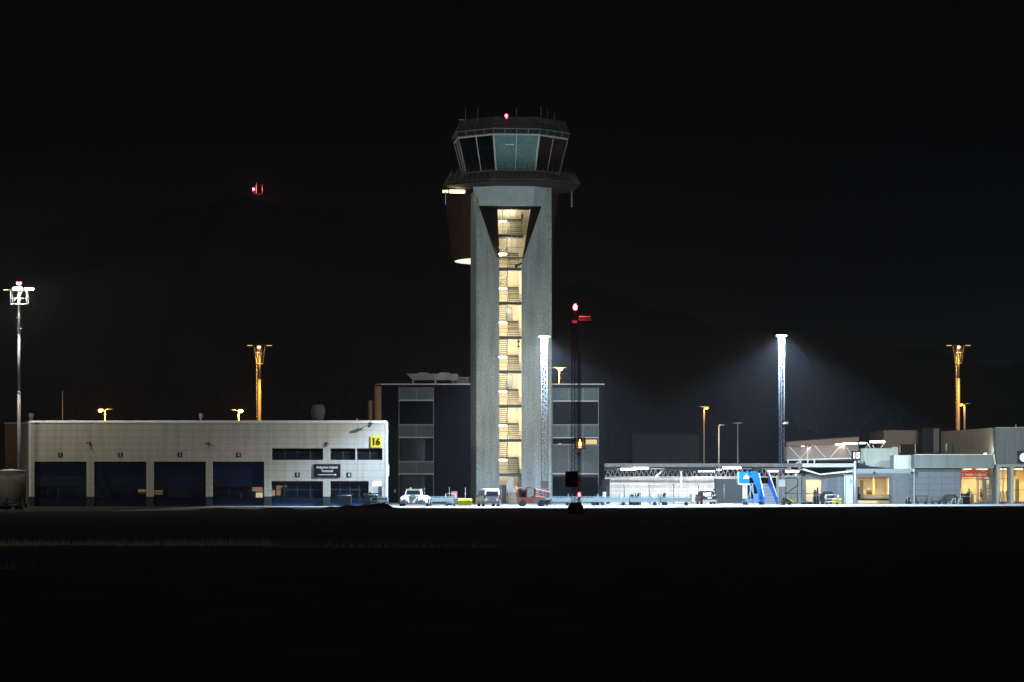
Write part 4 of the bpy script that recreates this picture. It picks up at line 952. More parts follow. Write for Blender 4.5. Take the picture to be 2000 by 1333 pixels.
for px, e in ((1692, 150), (1724, 260)):
    MB().box(X(px) - .9, X(px) + .9, D + 4, D + 4.3, rz - .12, rz - .04).build('ceiling_light', W_PANEL, tm)
    lamp('AREA', (X(px), D + 4.1, rz - .2), e, (1, .80, .46), aim=(X(px), D + 4.3, 0), parent=tm, sizes=(2, 1), name='hall_light')
# lantern and cameras on the wall
for px, py in ((1707, 923), (1780, 923)):
    MB().lathe(X(px), D - .4, [(.1, Z(py) - .12), (.14, Z(py)), (.05, Z(py) + .12)], 8).bar((X(px), D - .4, Z(py)), (X(px), D - .15, Z(py)), .03).build('dome_camera', M['black_steel'], tm)
# wing with panel joints and the glazed hall
pw = panels('wing_panels', (.15, .17, .185), 1.71, .79, ox=X(1786) - X(1770), oz=.1, joint=.045, dark=.4, var=.06, stain=.1)
MB().box(X(1783.6), X(1876), D - .02, D + .3, 0, Z(915)).build('wing_wall', pw, tm)
MB().box(X(1783.6), X(1786.5), D - .2, D - .021, 0, Z(917)).build('downpipe', mat('pipe_grey', (.33, .37, .38), .5), tm)
MB().box(X(1783.6), X(1939.5), D - .9, D + 8, Z(914.8), Z(889)).build('parapet', mat('parapet_grey', (.20, .24, .235), .7, var=.06, stain=.2), tm)
MB().box(X(1783.6), X(1939.5), D - .93, D - .6, Z(889), Z(887.8)).build('parapet_cap', M['trim_white'], tm)
MB().box(X(1781.5), X(1783.5), D - 1, D - .2, Z(922), Z(916)).build('rain_outlet', M['trim_white'], tm)
# white structures on the roof
MB().box(X(1681, 10), X(1752, 10), D + 10, D + 16, Z(916, 10), Z(876, 10)).build('roof_box', M['teal_white'], tm)
MB().box(X(1748, 9.7), X(1754, 9.7), D + 9.7, D + 16.2, Z(916, 10), Z(873.5, 10)).build('roof_box_edge', M['teal_white'], tm)
MB().bar((X(1688, 9), D + 9, Z(914, 9)), (X(1688, 9), D + 9, Z(902, 9)), .12).build('roof_vent', M['dark_steel'], tm)
MB().box(X(1746, 2), X(1783, 2), D + 2, D + 6, Z(916, 2), Z(889.5, 2)).build('ribbed_box', panels('ribbed_white', (.74, .78, .76), .33, 0, joint=.05, dark=.6), tm)
# lit floodlight over the roof
rl = MB(); rl.box(X(1703, 12), X(1728, 12), D + 12, D + 12.6, Z(866, 12), Z(864.5, 12)); rl.bar((X(1700, 12), D + 12, Z(876, 12)), (X(1692, 12), D + 12, Z(864, 12)), .07, 4).bar((X(1690, 12), D + 12, Z(876, 12)), (X(1700, 12), D + 12, Z(866, 12)), .05, 4).bar((X(1720, 12), D + 12, Z(876, 12)), (X(1727, 12), D + 12, Z(866, 12)), .05, 4)
rl.bar((X(1708, 12), D + 12, Z(876, 12)), (X(1704, 12), D + 12, Z(870, 12)), .05, 4)
rl.build('roof_light_frame', M['steel'], tm)
MB().box(X(1700, 11.9), X(1728, 11.9), D + 11.8, D + 12.3, Z(864.3, 12), Z(861.5, 12)).build('roof_floodlight', emit('roof_flood', (1, 1, .97), 14), tm)
MB().box(X(1679, 11.9), X(1690, 11.9), D + 11.8, D + 12.3, Z(867.3, 12), Z(864.5, 12)).build('roof_floodlight', emit('roof_flood2', (1, 1, .97), 7), tm)
lamp('POINT', (X(1712, 12), D + 11, Z(862, 12)), 90, (1, 1, .95), parent=tm, radius=.3)
# brown volumes behind
b1 = MB().box(X(1726, 30), X(1800, 30), D + 30, D + 45, 0, Z(841, 30)).build('rear_block', panels('rear_brown', (.17, .115, .085), 8, 0, joint=.06, dark=.5, var=.08), tm)
MB().box(X(1757, 29.8), X(1800, 29.8), D + 29.7, D + 29.98, 0, Z(868, 30)).build('rear_block_base', M['brown_cladding'], tm)
for a, b, c, d in ((1757, 871, 1759, 885), (1787, 868, 1788, 885), (1801, 868, 1802, 885)): MB().box(X(a, 29), X(b if b < 1900 and False else a + 1.4, 29), D + 29, D + 29.2, Z(d, 29), Z(b, 29)).build('pipe', M['teal_white'], tm)
ch = MB().box(X(1802, 26), X(1839, 26), D + 26, D + 34, 0, Z(836, 26)).build('stair_tower', M['dark_wall'], tm)
MB().box(X(1823, 25.8), X(1834, 25.8), D + 25.7, D + 25.98, Z(884, 26), Z(838, 26)).build('duct', mat('duct_grey', (.11, .11, .11), .6, .3), tm)
MB().prism([(X(1838, 26), D + 25.9), (X(1942.5), D + .9), (X(1942.5), D + 10), (X(1840, 26), D + 35)], Z(893, 12), Z(835.5), 'z').build('angled_wall', mat('angled_brown', (.26, .22, .185), .8, var=.08, stain=.1), tm)
MB().box(X(1845, 24), X(1849, 24), D + 23, D + 23.2, Z(882, 24), Z(867, 24)).build('roof_door', M['teal_white'], tm)
MB().box(X(1849, 24), X(1872, 24), D + 18.3, D + 19, Z(890, 20), Z(867, 20)).build('plant_box', M['dark_steel'], tm)
MB().box(X(1926), X(1930), D + 1.2, D + 1.5, Z(888), Z(886)).build('added_wall_lamp', E_WHITE, tm)  # fixture and spot below added to give the wall end its green light
lamp('SPOT', (X(1925, 2), D - .2, Z(887)), 700, (.75, 1, .72), aim=(X(1929, 4), D + 4.5, Z(858)), size=100, blend=.6, parent=tm, radius=.2, name='added_wall_light')
# entrance building at far right
eb = MB(); pierced(eb, X(1942), X(2140), 0, Z(836), D - 1, [(X(1949.5), X(1966), 0.25, Z(915.5)), (X(1975.5), X(2030), .25, Z(915.5)), (X(2040), X(2090), .25, Z(915.5))], .5)
eb.add([(X(1942), D - 1, 0), (X(1942), D + 14, 0), (X(1942), D + 14, Z(836)), (X(1942), D - 1, Z(836))], [(0, 1, 2, 3)]); eb.build('entrance_wall', M['wall_grey'], tm)
MB().box(X(1941.8), X(2140), D - 1.05, D - .2, Z(836), Z(835.2)).build('roof_edge', M['steel'], tm)
MB().box(X(1943), X(2140), D - 1.5, D - 1.003, Z(913), Z(907.5)).build('soffit_band', mat('band_grey', (.30, .32, .31), .7), tm)
MB().prism([(X(1936), Z(888)), (X(1939), Z(886)), (X(1942), Z(908)), (X(1940), Z(908))], D - 1.2, D - .92, 'y').build('edge_fin', M['teal_white'], tm)
MB().box(X(1981), X(1982), D - .99, D - .95, Z(836), Z(830)).build('roof_rod', M['steel'], tm)
sgn = MB().box(X(1984), X(2040), D - 1.3, D - 1.004, Z(904.5), Z(881)).build('logo_sign', mat('sign_navy', (.012, .025, .06), .5), tm)
MB().prism([(X(1996.5) + .53 * math.cos(R(15*i)), Z(894) + .53 * math.sin(R(15*i))) for i in range(24)], D - 1.34, D - 1.301, 'y').build('white_disc', E_SIGN, sgn)
for a in (1940, 1969): MB().box(X(a) if a > 1940 else X(1942.6), X(a + 6) if a > 1940 else X(1948), D - 1.9, D - 1.51 + .4, 0, Z(913)).build('column', mat('column_grey', (.36, .35, .30), .7), tm)
# lit glazed hall
ha, hb, hz_ = X(1876), X(1942), Z(915)
rm = MB(); rm.add([(ha - 1, D + 9, 0), (X(2140), D + 9, 0), (X(2140), D + 9, hz_), (ha - 1, D + 9, hz_)], [(0, 1, 2, 3)]); rm.add([(ha - .01, D + .3, 0), (ha - .01, D + 9, 0), (ha - .01, D + 9, hz_), (ha - .01, D + .3, hz_)], [(0, 1, 2, 3)])
rm.add([(ha, D - .4, hz_ - .01), (X(2140), D - .4, hz_ - .01), (X(2140), D + 9, hz_ - .01), (ha, D + 9, hz_ - .01)], [(0, 1, 2, 3)]); rm.add([(ha, D - .4, .1), (X(2140), D - .4, .1), (X(2140), D + 9, .1), (ha, D + 9, .1)], [(0, 1, 2, 3)])
rm.build('hall_interior', M['room_warm'], tm)
for px in (1892, 1926): lamp('AREA', (X(px), D + 1.6, hz_ - .15), 30, (1, .9, .75), aim=(X(px, 4), D + 4, Z(924, 4)), parent=tm, sizes=(2, .3), name='banner_fill')  # small lamps added inside to brighten the banner front
for px, e, c in ((1890, 130, (1, .85, .6)), (1915, 240, (1, .88, .68)), (1932, 240, (1, .86, .66)), (1958, 110, (1, .74, .4)), (1990, 90, (1, .88, .42)), (2050, 90, (1, .88, .42))):
    MB().box(X(px, 5) - .5, X(px, 5) + .5, D + 5, D + 5.4, hz_ - .14, hz_ - .06).build('ceiling_light', W_PANEL, tm)
    lamp('AREA', (X(px, 5), D + 5.2, hz_ - .2), e * 1.9, c, aim=(X(px, 5), D + 5.6, 0), parent=tm, sizes=(1.4, .9), name='hall_light')
fr = MB()
for a, b in ((1876, 1877.5), (1907.5, 1909), (1941, 1942)): fr.box(X(a), X(b), D - .1, D, .1, hz_)
fr.box(X(1877.5), X(1907.4), D - .09, D - .01, Z(936), Z(935)); fr.box(X(1909.1), X(1940.9), D - .09, D - .01, Z(936), Z(934.8)); fr.box(X(1877.5), X(1907.4), D - .09, D - .01, Z(966), Z(965))
fr.build('glazing_frame', M['slab_edge'], tm)
for a, b in ((1910, 1924.5), (1924.7, 1940.5)):
    d_ = MB().box(X(a), X(a + 1.7), D - .12, D - .02, .1, Z(935.1)).box(X(b - 1.7), X(b), D - .12, D - .02, .1, Z(935.1)).box(X(a + 1.7), X(b - 1.7), D - .12, D - .02, Z(938), Z(936.1)).box(X(a + 1.7), X(b - 1.7), D - .12, D - .02, .1, .28)
    d_.build('glass_door', M['slab_edge'], tm)
for px, w_ in ((1932.5, 11),):
    for py in (947, 954, 961, 968, 974): MB().box(X(px - 4.5), X(px + 4.5), D + .6, D + 1, Z(py + 1.2), Z(py)).build('leaflet_shelf', M['wood_desk'], tm)
MB().box(ha, hb, D - .04, D - .03, .1, hz_).build('glazing', M['glass_clear'], tm)
fr = MB()
for a in (1949.5, 1965.2, 1975.5, 2029, 1999): fr.box(X(a), X(a + .8), D - .7, D - .6, .25, Z(915.5))
fr.box(X(1950.3), X(1965.2), D - .7, D - .6, Z(936), Z(935.2)); fr.box(X(1976.3), X(1999), D - .7, D - .6, Z(958), Z(957)); fr.build('glazing_frame', M['slab_edge'], tm)
MB().box(X(1953), X(1956), D + 1, D + 1.2, 0.1, hz_).box(X(1961), X(1963), D + 1, D + 1.2, .1, hz_).build('hall_column', M['room_white'], tm)
MB().box(X(1980), X(1990), D + 2, D + 2.3, Z(930), Z(919)).box(X(1992), X(1999), D + 3, D + 3.4, .1, Z(936)).build('hall_furniture', mat('furn', (.4, .32, .14), .7), tm)
# banner with lettering inside the glass
bn = MB().box(X(1875, 4), X(1941, 4), D + 4, D + 4.05, Z(932.5, 4), Z(917.5, 4)).build('banner', M['banner_orange'], tm)
text('r veien videre?', .58, X(1879, 4), D + 3.97, Z(926.8, 4), mat('banner_text', (.95, .9, .85), .6), bn, align='LEFT', bold=.012, wscale=.92)
MB().box(X(1888), X(1903), D + 3.95, D + 3.99, Z(920.4), Z(919)).box(X(1927), X(1936), D + 3.95, D + 3.99, Z(920.8), Z(919)).build('banner_strip', M['room_white'], bn)
MB().box(X(1890), X(1906), D + 1.5, D + 2.2, .1, 1.15).build('service_desk', M['wood_desk'], tm)

# gate sign 15 on its post
D_ = 341
sp = thing('gate_sign', 'black box sign with a lit number 15 on a pale post', 'sign', (U(1670, D_), D_, 0))
MB().bar((U(1670, D_), D_, 0), (U(1670, D_), D_, V(900, D_)), .15, 12).build('post', M['galvanised'], sp)
bx = MB().box(U(1663, D_), U(1680.5, D_), D_ - .25, D_ + .25, V(900, D_), V(881.5, D_)).build('sign_box', M['sign_black'], sp, bevel=.03)
text('15', .98, U(1671.8, D_), D_ - .275, V(890.8, D_), E_15, bx, 'number', bold=.035, wscale=.95)

# faint block far behind the walkway
o = MB().box(U(1235, 430), U(1365, 430), 430, 445, 0, V(851, 430)).build('distant_building', panels('distant_brown', (.004, .003, .003), 4, 3.2, joint=.3, dark=.5)); tag(o, 'faint dark building far behind the covered walkway', 'building')
MB().box(U(1234, 430), U(1366, 430), 429.9, 445.1, V(851, 430), V(849.5, 430)).build('roof_edge', M['brown_cladding'], o)

# ================================================================ VEHICLES
def car(name, label, cat, loc, rz, L_, W_, prof, belt, roofz, body_m, glass_spec, extra=None, wheel_r=.32, wx=(.85, -1.3), narrow=.82, group=None):
    """prof: closed side outline (x forward, z up). Local frame, nose towards +x."""
    t = thing(name, label, cat, loc, rz, group)
    hw = W_ / 2
    def half(z): return hw if z <= belt else hw * (1 - (1 - narrow) * (z - belt) / (roofz - belt))
    mb = MB(); n = len(prof)
    vs = [(x, -half(z), z) for x, z in prof] + [(x, half(z), z) for x, z in prof]
    mb.add(vs, [tuple(range(n)), tuple(range(2*n-1, n-1, -1))] + [(i, i + n, (i+1) % n + n, (i+1) % n) for i in range(n)])
    b = mb.build('body', body_m, t, world=False, bevel=.05)
    for poly in glass_spec.get('side', []):
        for s in (-1, 1):
            MB().add([(x, s * (half(z) + .012), z) for x, z in poly], [tuple(range(len(poly)))]).build('side_window', M['glass_car'], t, world=False)
    for nm, (xa, za, xb, zb, k) in glass_spec.get('ends', {}).items():
        e = .015 if xa > 0 else -.015
        MB().add([(xa + e, -half(za) * k, za), (xa + e, half(za) * k, za), (xb + e, half(zb) * k, zb), (xb + e, -half(zb) * k, zb)], [(0, 1, 2, 3)]).build(nm, M['glass_car'], t, world=False)
    for x in wx:
        for s in (-1, 1):
            w_ = MB().loft([[(x + wheel_r*math.cos(a), s*(hw - .2), wheel_r + wheel_r*math.sin(a)) for a in [R(20*i) for i in range(18)]], [(x + wheel_r*math.cos(a), s*(hw + .01), wheel_r + wheel_r*math.sin(a)) for a in [R(20*i) for i in range(18)]]])
            w_ = w_.build('wheel', M['tyre'], t, world=False)
            MB().loft([[(x + .6*wheel_r*math.cos(a), s*(hw + .0), wheel_r + .6*wheel_r*math.sin(a)) for a in [R(30*i) for i in range(12)]], [(x + .6*wheel_r*math.cos(a), s*(hw + .025), wheel_r + .6*wheel_r*math.sin(a)) for a in [R(30*i) for i in range(12)]]]).build('rim', M['steel'], w_, world=False)
    if extra: extra(t, hw, half)
    return t
RED_L = mat('tail_red', (.10, .01, .01), .3); 
def van_extra(t, hw, half):
    for s in (-1, 1):
        MB().box(-2.24, -2.185, s*hw*.93 - .09, s*hw*.93 + .09, .85, 1.3).build('tail_light', RED_L, t, world=False)
        MB().box(.95, 1.15, s*(hw + .12) - .1, s*(hw + .12) + .1, 1.0, 1.2).build('wing_mirror', M['dark_steel'], t, world=False)
    MB().box(-2.28, -2.1, -hw*.92, hw*.92, .28, .62).build('rear_bumper', M['dark_steel'], t, world=False, bevel=.03)
    MB().box(-2.235, -2.19, -.26, .26, .74, .86).build('number_plate', M['office_panel'], t, world=False)
    MB().box(-2.24, -2.19, -.5, .5, .93, .97).build('tailgate_trim', M['steel'], t, world=False)
D_ = 300
car('parked_van', 'small white delivery van seen from behind at the tower foot', 'van', (U(953, D_), D_, 0), R(90 + 13), 4.4, 1.82,
    [(-2.2, .3), (-2.2, 1.05), (-2.1, 1.72), (-1.95, 1.9), (-.2, 1.93), (.55, 1.84), (1.3, 1.2), (2.05, 1.0), (2.15, .55), (2.1, .3)], 1.05, 1.93, M['paint_white'],
    {'side': [[(.1, 1.12), (1.2, 1.12), (.55, 1.72), (.1, 1.75)], [(-1.0, 1.15), (-.1, 1.15), (-.1, 1.72), (-1.0, 1.72)], [(-1.95, 1.2), (-1.15, 1.2), (-1.15, 1.7), (-1.85, 1.7)]],
     'ends': {'rear_window': (-2.205, 1.14, -2.12, 1.66, .80), 'windscreen': (1.28, 1.22, .6, 1.8, .85)}}, van_extra)
def suv_extra(t, hw, half):
    for s in (-1, 1):
        MB().box(-2.28, -2.2, s*hw*.85 - .16, s*hw*.85 + .16, .88, 1.08).build('tail_light', RED_L, t, world=False)
        MB().box(.7, .85, s*(hw + .1) - .09, s*(hw + .1) + .09, 1.0, 1.16).build('wing_mirror', M['paint_dark'], t, world=False)
    MB().box(-2.3, -2.15, -hw*.95, hw*.95, .3, .55).build('rear_bumper', mat('bumper_grey', (.25, .22, .18), .5), t, world=False, bevel=.03)
    MB().box(-2.27, -2.21, -.26, .26, .72, .83).build('number_plate', M['sign_white'], t, world=False)
D_ = 336
car('parked_car', 'dark estate car parked facing away in front of the wire fence', 'car', (U(1378.5, D_), D_, 0), R(90 + 8), 4.5, 1.82,
    [(-2.22, .3), (-2.22, .95), (-1.95, 1.45), (-1.7, 1.6), (-.3, 1.64), (.4, 1.5), (1.1, 1.0), (2.1, .85), (2.2, .5), (2.15, .3)], .98, 1.64, M['paint_dark'],
    {'side': [[(-1.7, 1.02), (.9, 1.02), (.35, 1.42), (-1.6, 1.5)]], 'ends': {'rear_window': (-2.185, 1.02, -1.985, 1.40, .84), 'windscreen': (1.05, 1.03, .42, 1.46, .85)}}, suv_extra)

def wheel(mb_t, x, y, r, w_, parent):
    """wheel with its axle along local x"""
    o = MB().loft([[(x - w_/2, y + r*math.cos(a), r + r*math.sin(a)) for a in [R(20*i) for i in range(18)]], [(x + w_/2, y + r*math.cos(a), r + r*math.sin(a)) for a in [R(20*i) for i in range(18)]]]).build('wheel', M['tyre'], parent, world=False)
    MB().loft([[(x - w_/2 - .02, y + .55*r*math.cos(a), r + .55*r*math.sin(a)) for a in [R(30*i) for i in range(12)]], [(x + w_/2 + .02, y + .55*r*math.cos(a), r + .55*r*math.sin(a)) for a in [R(30*i) for i in range(12)]]]).build('rim', M['steel'], o, world=False)
# white aircraft tug, nose towards the camera
D_ = 304
tg = thing('aircraft_tug', 'white aircraft tug with twin rounded front lobes beside the bay building', 'aircraft tug', (U(809, D_), D_, 0), R(-5))
tb = MB()
tb.prism([(-1.5, .3), (-1.5, .95), (-1.2, 1.18), (-.5, 1.2), (-.35, .95), (.35, .95), (.5, 1.2), (1.15, 1.18), (1.5, .9), (1.5, .3)], -.6, 3.2, 'y')
tb.build('body', M['paint_white'], tg, world=False, bevel=.08)
for s in (-1, 1):
    MB().loft([[(s*.95 - .5, -.62, .35), (s*.95 + .5, -.62, .35), (s*.95 + .5, -.62, 1.0), (s*.95 - .5, -.62, 1.0)], [(s*.95 - .45, -1.0, .4), (s*.95 + .45, -1.0, .4), (s*.95 + .42, -.95, .85), (s*.95 - .42, -.95, .85)]]).build('front_lobe', M['paint_white'], tg, world=False, bevel=.05)
    gl = MB()
    for k in range(5): gl.box(s*.95 - .4 + k*.17, s*.95 - .30 + k*.17, -1.04, -1.0, .42, .6)
    gl.build('grille', M['dark_steel'], tg, world=False)
    MB().box(s*.95 - .16, s*.95 + .16, -1.03, -.98, .66, .76).build('headlight', M['steel'], tg, world=False)
    MB().box(s*1.75 - .06 + (-.5 if s < 0 else -.75), s*1.75 + .1 + (-.5 if s < 0 else -.75), .5, .6, 1.5, 1.85).build('wing_mirror', M['dark_steel'], tg, world=False)
    for y in (0.2, 2.4): wheel(None, s*1.45, y, .42, .32, tg)
MB().prism([(-.28, .95), (.28, .95), (.2, 1.28), (-.35, 1.28)], -.8, .5, 'y').build('centre_ramp', M['cart_metal'], tg, world=False)
cb = MB().loft([[(-1.15, .45, 1.15), (.75, .45, 1.15), (.75, 2.0, 1.15), (-1.15, 2.0, 1.15)], [(-1.0, .7, 1.78), (.65, .7, 1.78), (.65, 1.9, 1.78), (-1.0, 1.9, 1.78)], [(-1.02, .65, 1.88), (.67, .65, 1.88), (.67, 1.9, 1.88), (-1.02, 1.9, 1.88)]])
cb.build('cab', M['paint_white'], tg, world=False, bevel=.03)
MB().add([(-.98, .48, 1.24), (.60, .48, 1.24), (.54, .67, 1.74), (-.9, .67, 1.74)], [(0, 1, 2, 3)]).build('windscreen', M['glass_car'], tg, world=False)
MB().lathe(-.55, 1.2, [(.08, 1.88), (.09, 2.0), (.04, 2.05)], 8).build('beacon', M['sign_yellow'], tg, world=False)
# red tug / belt loader
D_ = 297
rt = thing('baggage_loader', 'faded red baggage loader truck with railed ramp in front of the tower', 'loader', (U(1042, D_), D_, 0), R(4))
MB().prism([(-1.75, .35), (-1.75, 1.0), (-.3, 1.0), (-.2, 1.15), (1.15, 1.05), (1.15, .35)], -.7, .7, 'y').build('body', M['paint_red'], rt, world=False, bevel=.05)
MB().box(1.16, 1.9, -.6, .6, .3, .72).build('rear_deck', M['black_steel'], rt, world=False, bevel=.03)
MB().box(1.72, 1.92, -.65, .65, .2, .85).build('tail_panel', M['paint_white'], rt, world=False)
MB().box(-.1, 1.1, -.74, -.70, .42, .95).build('side_panel', mat('pink_white', (.6, .42, .42), .5, var=.2), rt, world=False)
cb = MB()
for x, z in ((-1.7, 1.95), (-.75, 2.05), (.1, 1.95)):
    for y in (-.65, .65): cb.bar((x, y, .9), (x + .05, y, z), .05, 4)
cb.prism([(-1.75, 1.9), (-1.65, 2.0), (-.75, 2.12), (.0, 2.04), (.15, 1.93), (-.7, 2.0)], -.7, .7, 'y')
cb.build('cab_frame', M['paint_red'], rt, world=False)
MB().box(-1.65, -.8, -.66, -.63, 1.05, 1.85).build('cab_window', M['glass_mid'], rt, world=False)
MB().box(-1.3, -.9, -.3, .3, 1.0, 1.6).build('seat', M['paint_dark'], rt, world=False)
for y in (-.6, .6):
    rr = MB()
    for h in (0, .25, .5): rr.bar((.05, y, 1.45 + h), (1.75, y, 1.05 + h * .95), .03, 4)
    for k in range(4): rr.bar((.2 + k*.5, y, 1.0), (.2 + k*.5, y, 1.87 - .21 * (.2 + k*.5)), .03, 4)
    rr.build('rail', M['paint_red'], rt, world=False)

for x in (-1.2, .8):
    for y in (-.62, .62):
        o = MB().loft([[(x + .36*math.cos(a), y - .12, .36 + .36*math.sin(a)) for a in [R(20*i) for i in range(18)]], [(x + .36*math.cos(a), y + .12, .36 + .36*math.sin(a)) for a in [R(20*i) for i in range(18)]]]).build('wheel', M['tyre'], rt, world=False)

# ---- blue boarding stairs
D_ = 322
bs = thing('boarding_stairs', 'bright blue mobile aircraft boarding stairs with grey steps', 'boarding stairs', (U(1503, D_), D_, 0), R(0))
s_ = 1 / 16.77
def sx(px, d=0): return U(px, D_ + d) - U(1503, D_)
def sz(py, d=0): return V(py, D_ + d)
DD = 4.2
def lerp(a, b, t): return a + (b - a) * t
B0, B1 = sx(1493), sx(1517)          # foot, in front
T0, T1 = sx(1483, DD), sx(1500.5, DD)  # head, at the back
zt = sz(944, DD)
n = 14
for k in range(n):
    t0, t1 = k / n, (k + 1) / n
    MB().add([(lerp(B0, T0, t0), lerp(0, DD, t0), .2 + zt*t0*.93), (lerp(B1, T1, t0), lerp(0, DD, t0), .2 + zt*t0*.93), (lerp(B1, T1, t1), lerp(0, DD, t1) + .03, .2 + zt*t0*.93), (lerp(B0, T0, t1), lerp(0, DD, t1) + .03, .2 + zt*t0*.93),
              (lerp(B0, T0, t0), lerp(0, DD, t0), .2 + zt*t0*.93 - .09), (lerp(B1, T1, t0), lerp(0, DD, t0), .2 + zt*t0*.93 - .09), (lerp(B1, T1, t1), lerp(0, DD, t1) + .03, .2 + zt*t0*.93 - .09), (lerp(B0, T0, t1), lerp(0, DD, t1) + .03, .2 + zt*t0*.93 - .09)],
             [(0,1,2,3), (7,6,5,4), (0,4,5,1), (1,5,6,2), (2,6,7,3), (3,7,4,0)]).build('step', mat('step_grey', (.40, .43, .47), .6) if k == 0 else M['step_grey'], bs, world=False)
rs = MB().add([(B0, 0, .12), (B1, 0, .12), (T1, DD, zt - .15), (T0, DD, zt - .15)], [(0, 1, 2, 3)]); rs.build('stair_pan', mat('pan_grey', (.12, .13, .15), .7), bs, world=False)
for (xf, xb, sgn_) in ((B0, T0, -1), (B1, T1, 1)):
    w0 = .12 * sgn_
    top = 1.15
    vs = [(xf, -.15, .05), (xb, DD, zt - .3), (xb, DD + .2, zt + top), (xb, DD - .35, zt + top + .02), (xf, -.2, .95)]
    vs2 = [(x + w0, y, z) for x, y, z in vs]
    m_ = MB().add(vs + vs2, [(0,1,2,3,4), (9,8,7,6,5)] + [(i, (i+1) % 5, (i+1) % 5 + 5, i + 5) for i in range(5)])
    m_.build('side_panel', M['paint_blue'], bs, world=False)
    MB().bar((xf + w0/2, -.2, .98), (xb + w0/2, DD - .35, zt + top + .05), .05, 5).build('handrail', M['trim_white'], bs, world=False)
# outer left truss leg panel reaching to the platform
ox0, ox1 = sx(1464, DD), sx(1481, DD)
MB().prism([(sx(1463, 3), sz(922, 3)), (sx(1479, 3), sz(922, 3)), (sx(1492, 0), sz(965, 0)), (sx(1491.5, 0), .1), (sx(1487, 0), .1), (sx(1478, 2), sz(955, 2))], 1.9, 2.15, 'y').build('outer_panel', M['paint_blue'], bs, world=False)
# platform with its canopy-side board and emblem
pb = MB().box(sx(1442, DD), sx(1463.5, DD), DD - .1, DD, sz(945, DD), sz(922, DD)).build('platform_board', M['paint_blue'], bs, world=False)
MB().box(sx(1441.2, DD), sx(1442.8, DD), DD - .16, DD + .05, sz(947, DD), sz(922, DD)).box(sx(1441, DD), sx(1464, DD), DD - .16, DD + .05, sz(947, DD), sz(945.2, DD)).build('platform_edge', M['trim_white'], pb, world=False)
MB().box(sx(1442, DD), T1, DD + .06, DD + 2.2, zt - .12, zt - .02).build('platform_deck', M['cart_metal'], bs, world=False)
MB().box(sx(1442, DD), sx(1464, DD), DD + 2.1, DD + 2.2, zt, zt + 1.1).build('platform_rail', M['paint_blue'], bs, world=False)
ex, ez = sx(1457.5, DD), sz(930.5, DD)
cr = MB(); yy = DD - .13
cr.box(ex - .17, ex + .17, yy, yy + .03, ez - .02, ez + .05)
for k in (-1, 0, 1): cr.prism([(ex + k*.11 - .05, ez + .05), (ex + k*.11 + .05, ez + .05), (ex + k*.11, ez + .17)], yy, yy + .03, 'y')
cr.prism([(ex + .04*math.cos(R(45*i)), ez + .27 + .04*math.sin(R(45*i))) for i in range(8)], yy, yy + .03, 'y'); cr.box(ex - .02, ex + .02, yy, yy + .03, ez + .17, ez + .24)
cr.build('emblem', M['sign_white'], pb, world=False)
text('KLM', .36, ex, DD - .115, ez - .2, M['sign_white'], pb, world=False, bold=.012)
ch = MB().box(sx(1455, 2), sx(1494, 2), 1.2, 5.6, .35, .7).box(sx(1470, 2), sx(1480, 2), 1.0, 1.25, .25, 1.3).build('chassis', mat('chassis_blue', (.10, .19, .36), .5), bs, world=False, bevel=.03)
lg = MB()
for a, b, c, d in ((1466, 985, 1466, 946), (1474, 984, 1470, 946), (1458, 984, 1470, 950), (1478, 984, 1465, 948)): lg.bar((sx(a, 3), 3, max(.3, sz(b, 3))), (sx(c, 3), 3.4, sz(d, 3)), .07, 4)
lg.build('scissor_leg', M['cart_metal'], bs, world=False)
for a in (1457, 1489):
    for y in (1.6, 4.9): wheel(None, sx(a, 2), y, .36, .25, bs)

# ---- baggage carts
def cart():
    t = thing('baggage_cart', '', 'baggage cart', (0, 0, 0), group='grey baggage carts on the apron')
    MB().box(-1.7, 1.7, -.75, .75, .42, .52).build('deck', M['cart_metal'], t, world=False)
    for s in (-1, 1):
        p = MB()
        for k in range(8): p.box(-1.68 + k*.478, -1.62 + k*.478, s*.73 - .02, s*.73 + .02, .52, 1.0)
        p.box(-1.7, 1.7, s*.73 - .025, s*.73 + .025, .97, 1.03); p.box(-1.62, 1.62, s*.73 - .01, s*.73 + .01, .54, .9)
        p.build('side_panel', M['cart_metal'], t, world=False)
        e = MB().box(s*1.68 - .03, s*1.68 + .03, -.7, .7, .53, 1.0); e.bar((s*1.68, -.68, .5), (s*1.68, -.68, 1.35), .03, 4).bar((s*1.68, .68, .5), (s*1.68, .68, 1.35), .03, 4); e.build('end_panel', M['cart_metal'], t, world=False)
        for x in (-1.15, 1.15):
            MB().loft([[(x + .2*math.cos(a), s*.6 - .07, .2 + .2*math.sin(a)) for a in [R(30*i) for i in range(12)]], [(x + .2*math.cos(a), s*.6 + .07, .2 + .2*math.sin(a)) for a in [R(30*i) for i in range(12)]]]).build('wheel', M['tyre'], t, world=False)
            MB().bar((x, s*.6, .2), (x, s*.5, .45), .04, 4).build('axle_bracket', M['dark_steel'], t, world=False)
    MB().bar((1.7, 0, .4), (2.35, 0, .3), .04, 5).bar((2.35, -.15, .3), (2.35, .15, .3), .04, 5).build('drawbar', M['dark_steel'], t, world=False)
    return t
c0 = cart()
labs = [(1139, 'empty grey baggage cart just right of the weather mast base'), (1197, 'long empty baggage cart in front of the black cabin'), (1259, 'middle baggage cart in front of the lit walkway fence'), (1320, 'rightmost baggage cart, nearest the dark estate car'), (858, 'empty grey baggage cart right of the white aircraft tug'), (1088, 'grey baggage cart between the red loader and weather mast')]
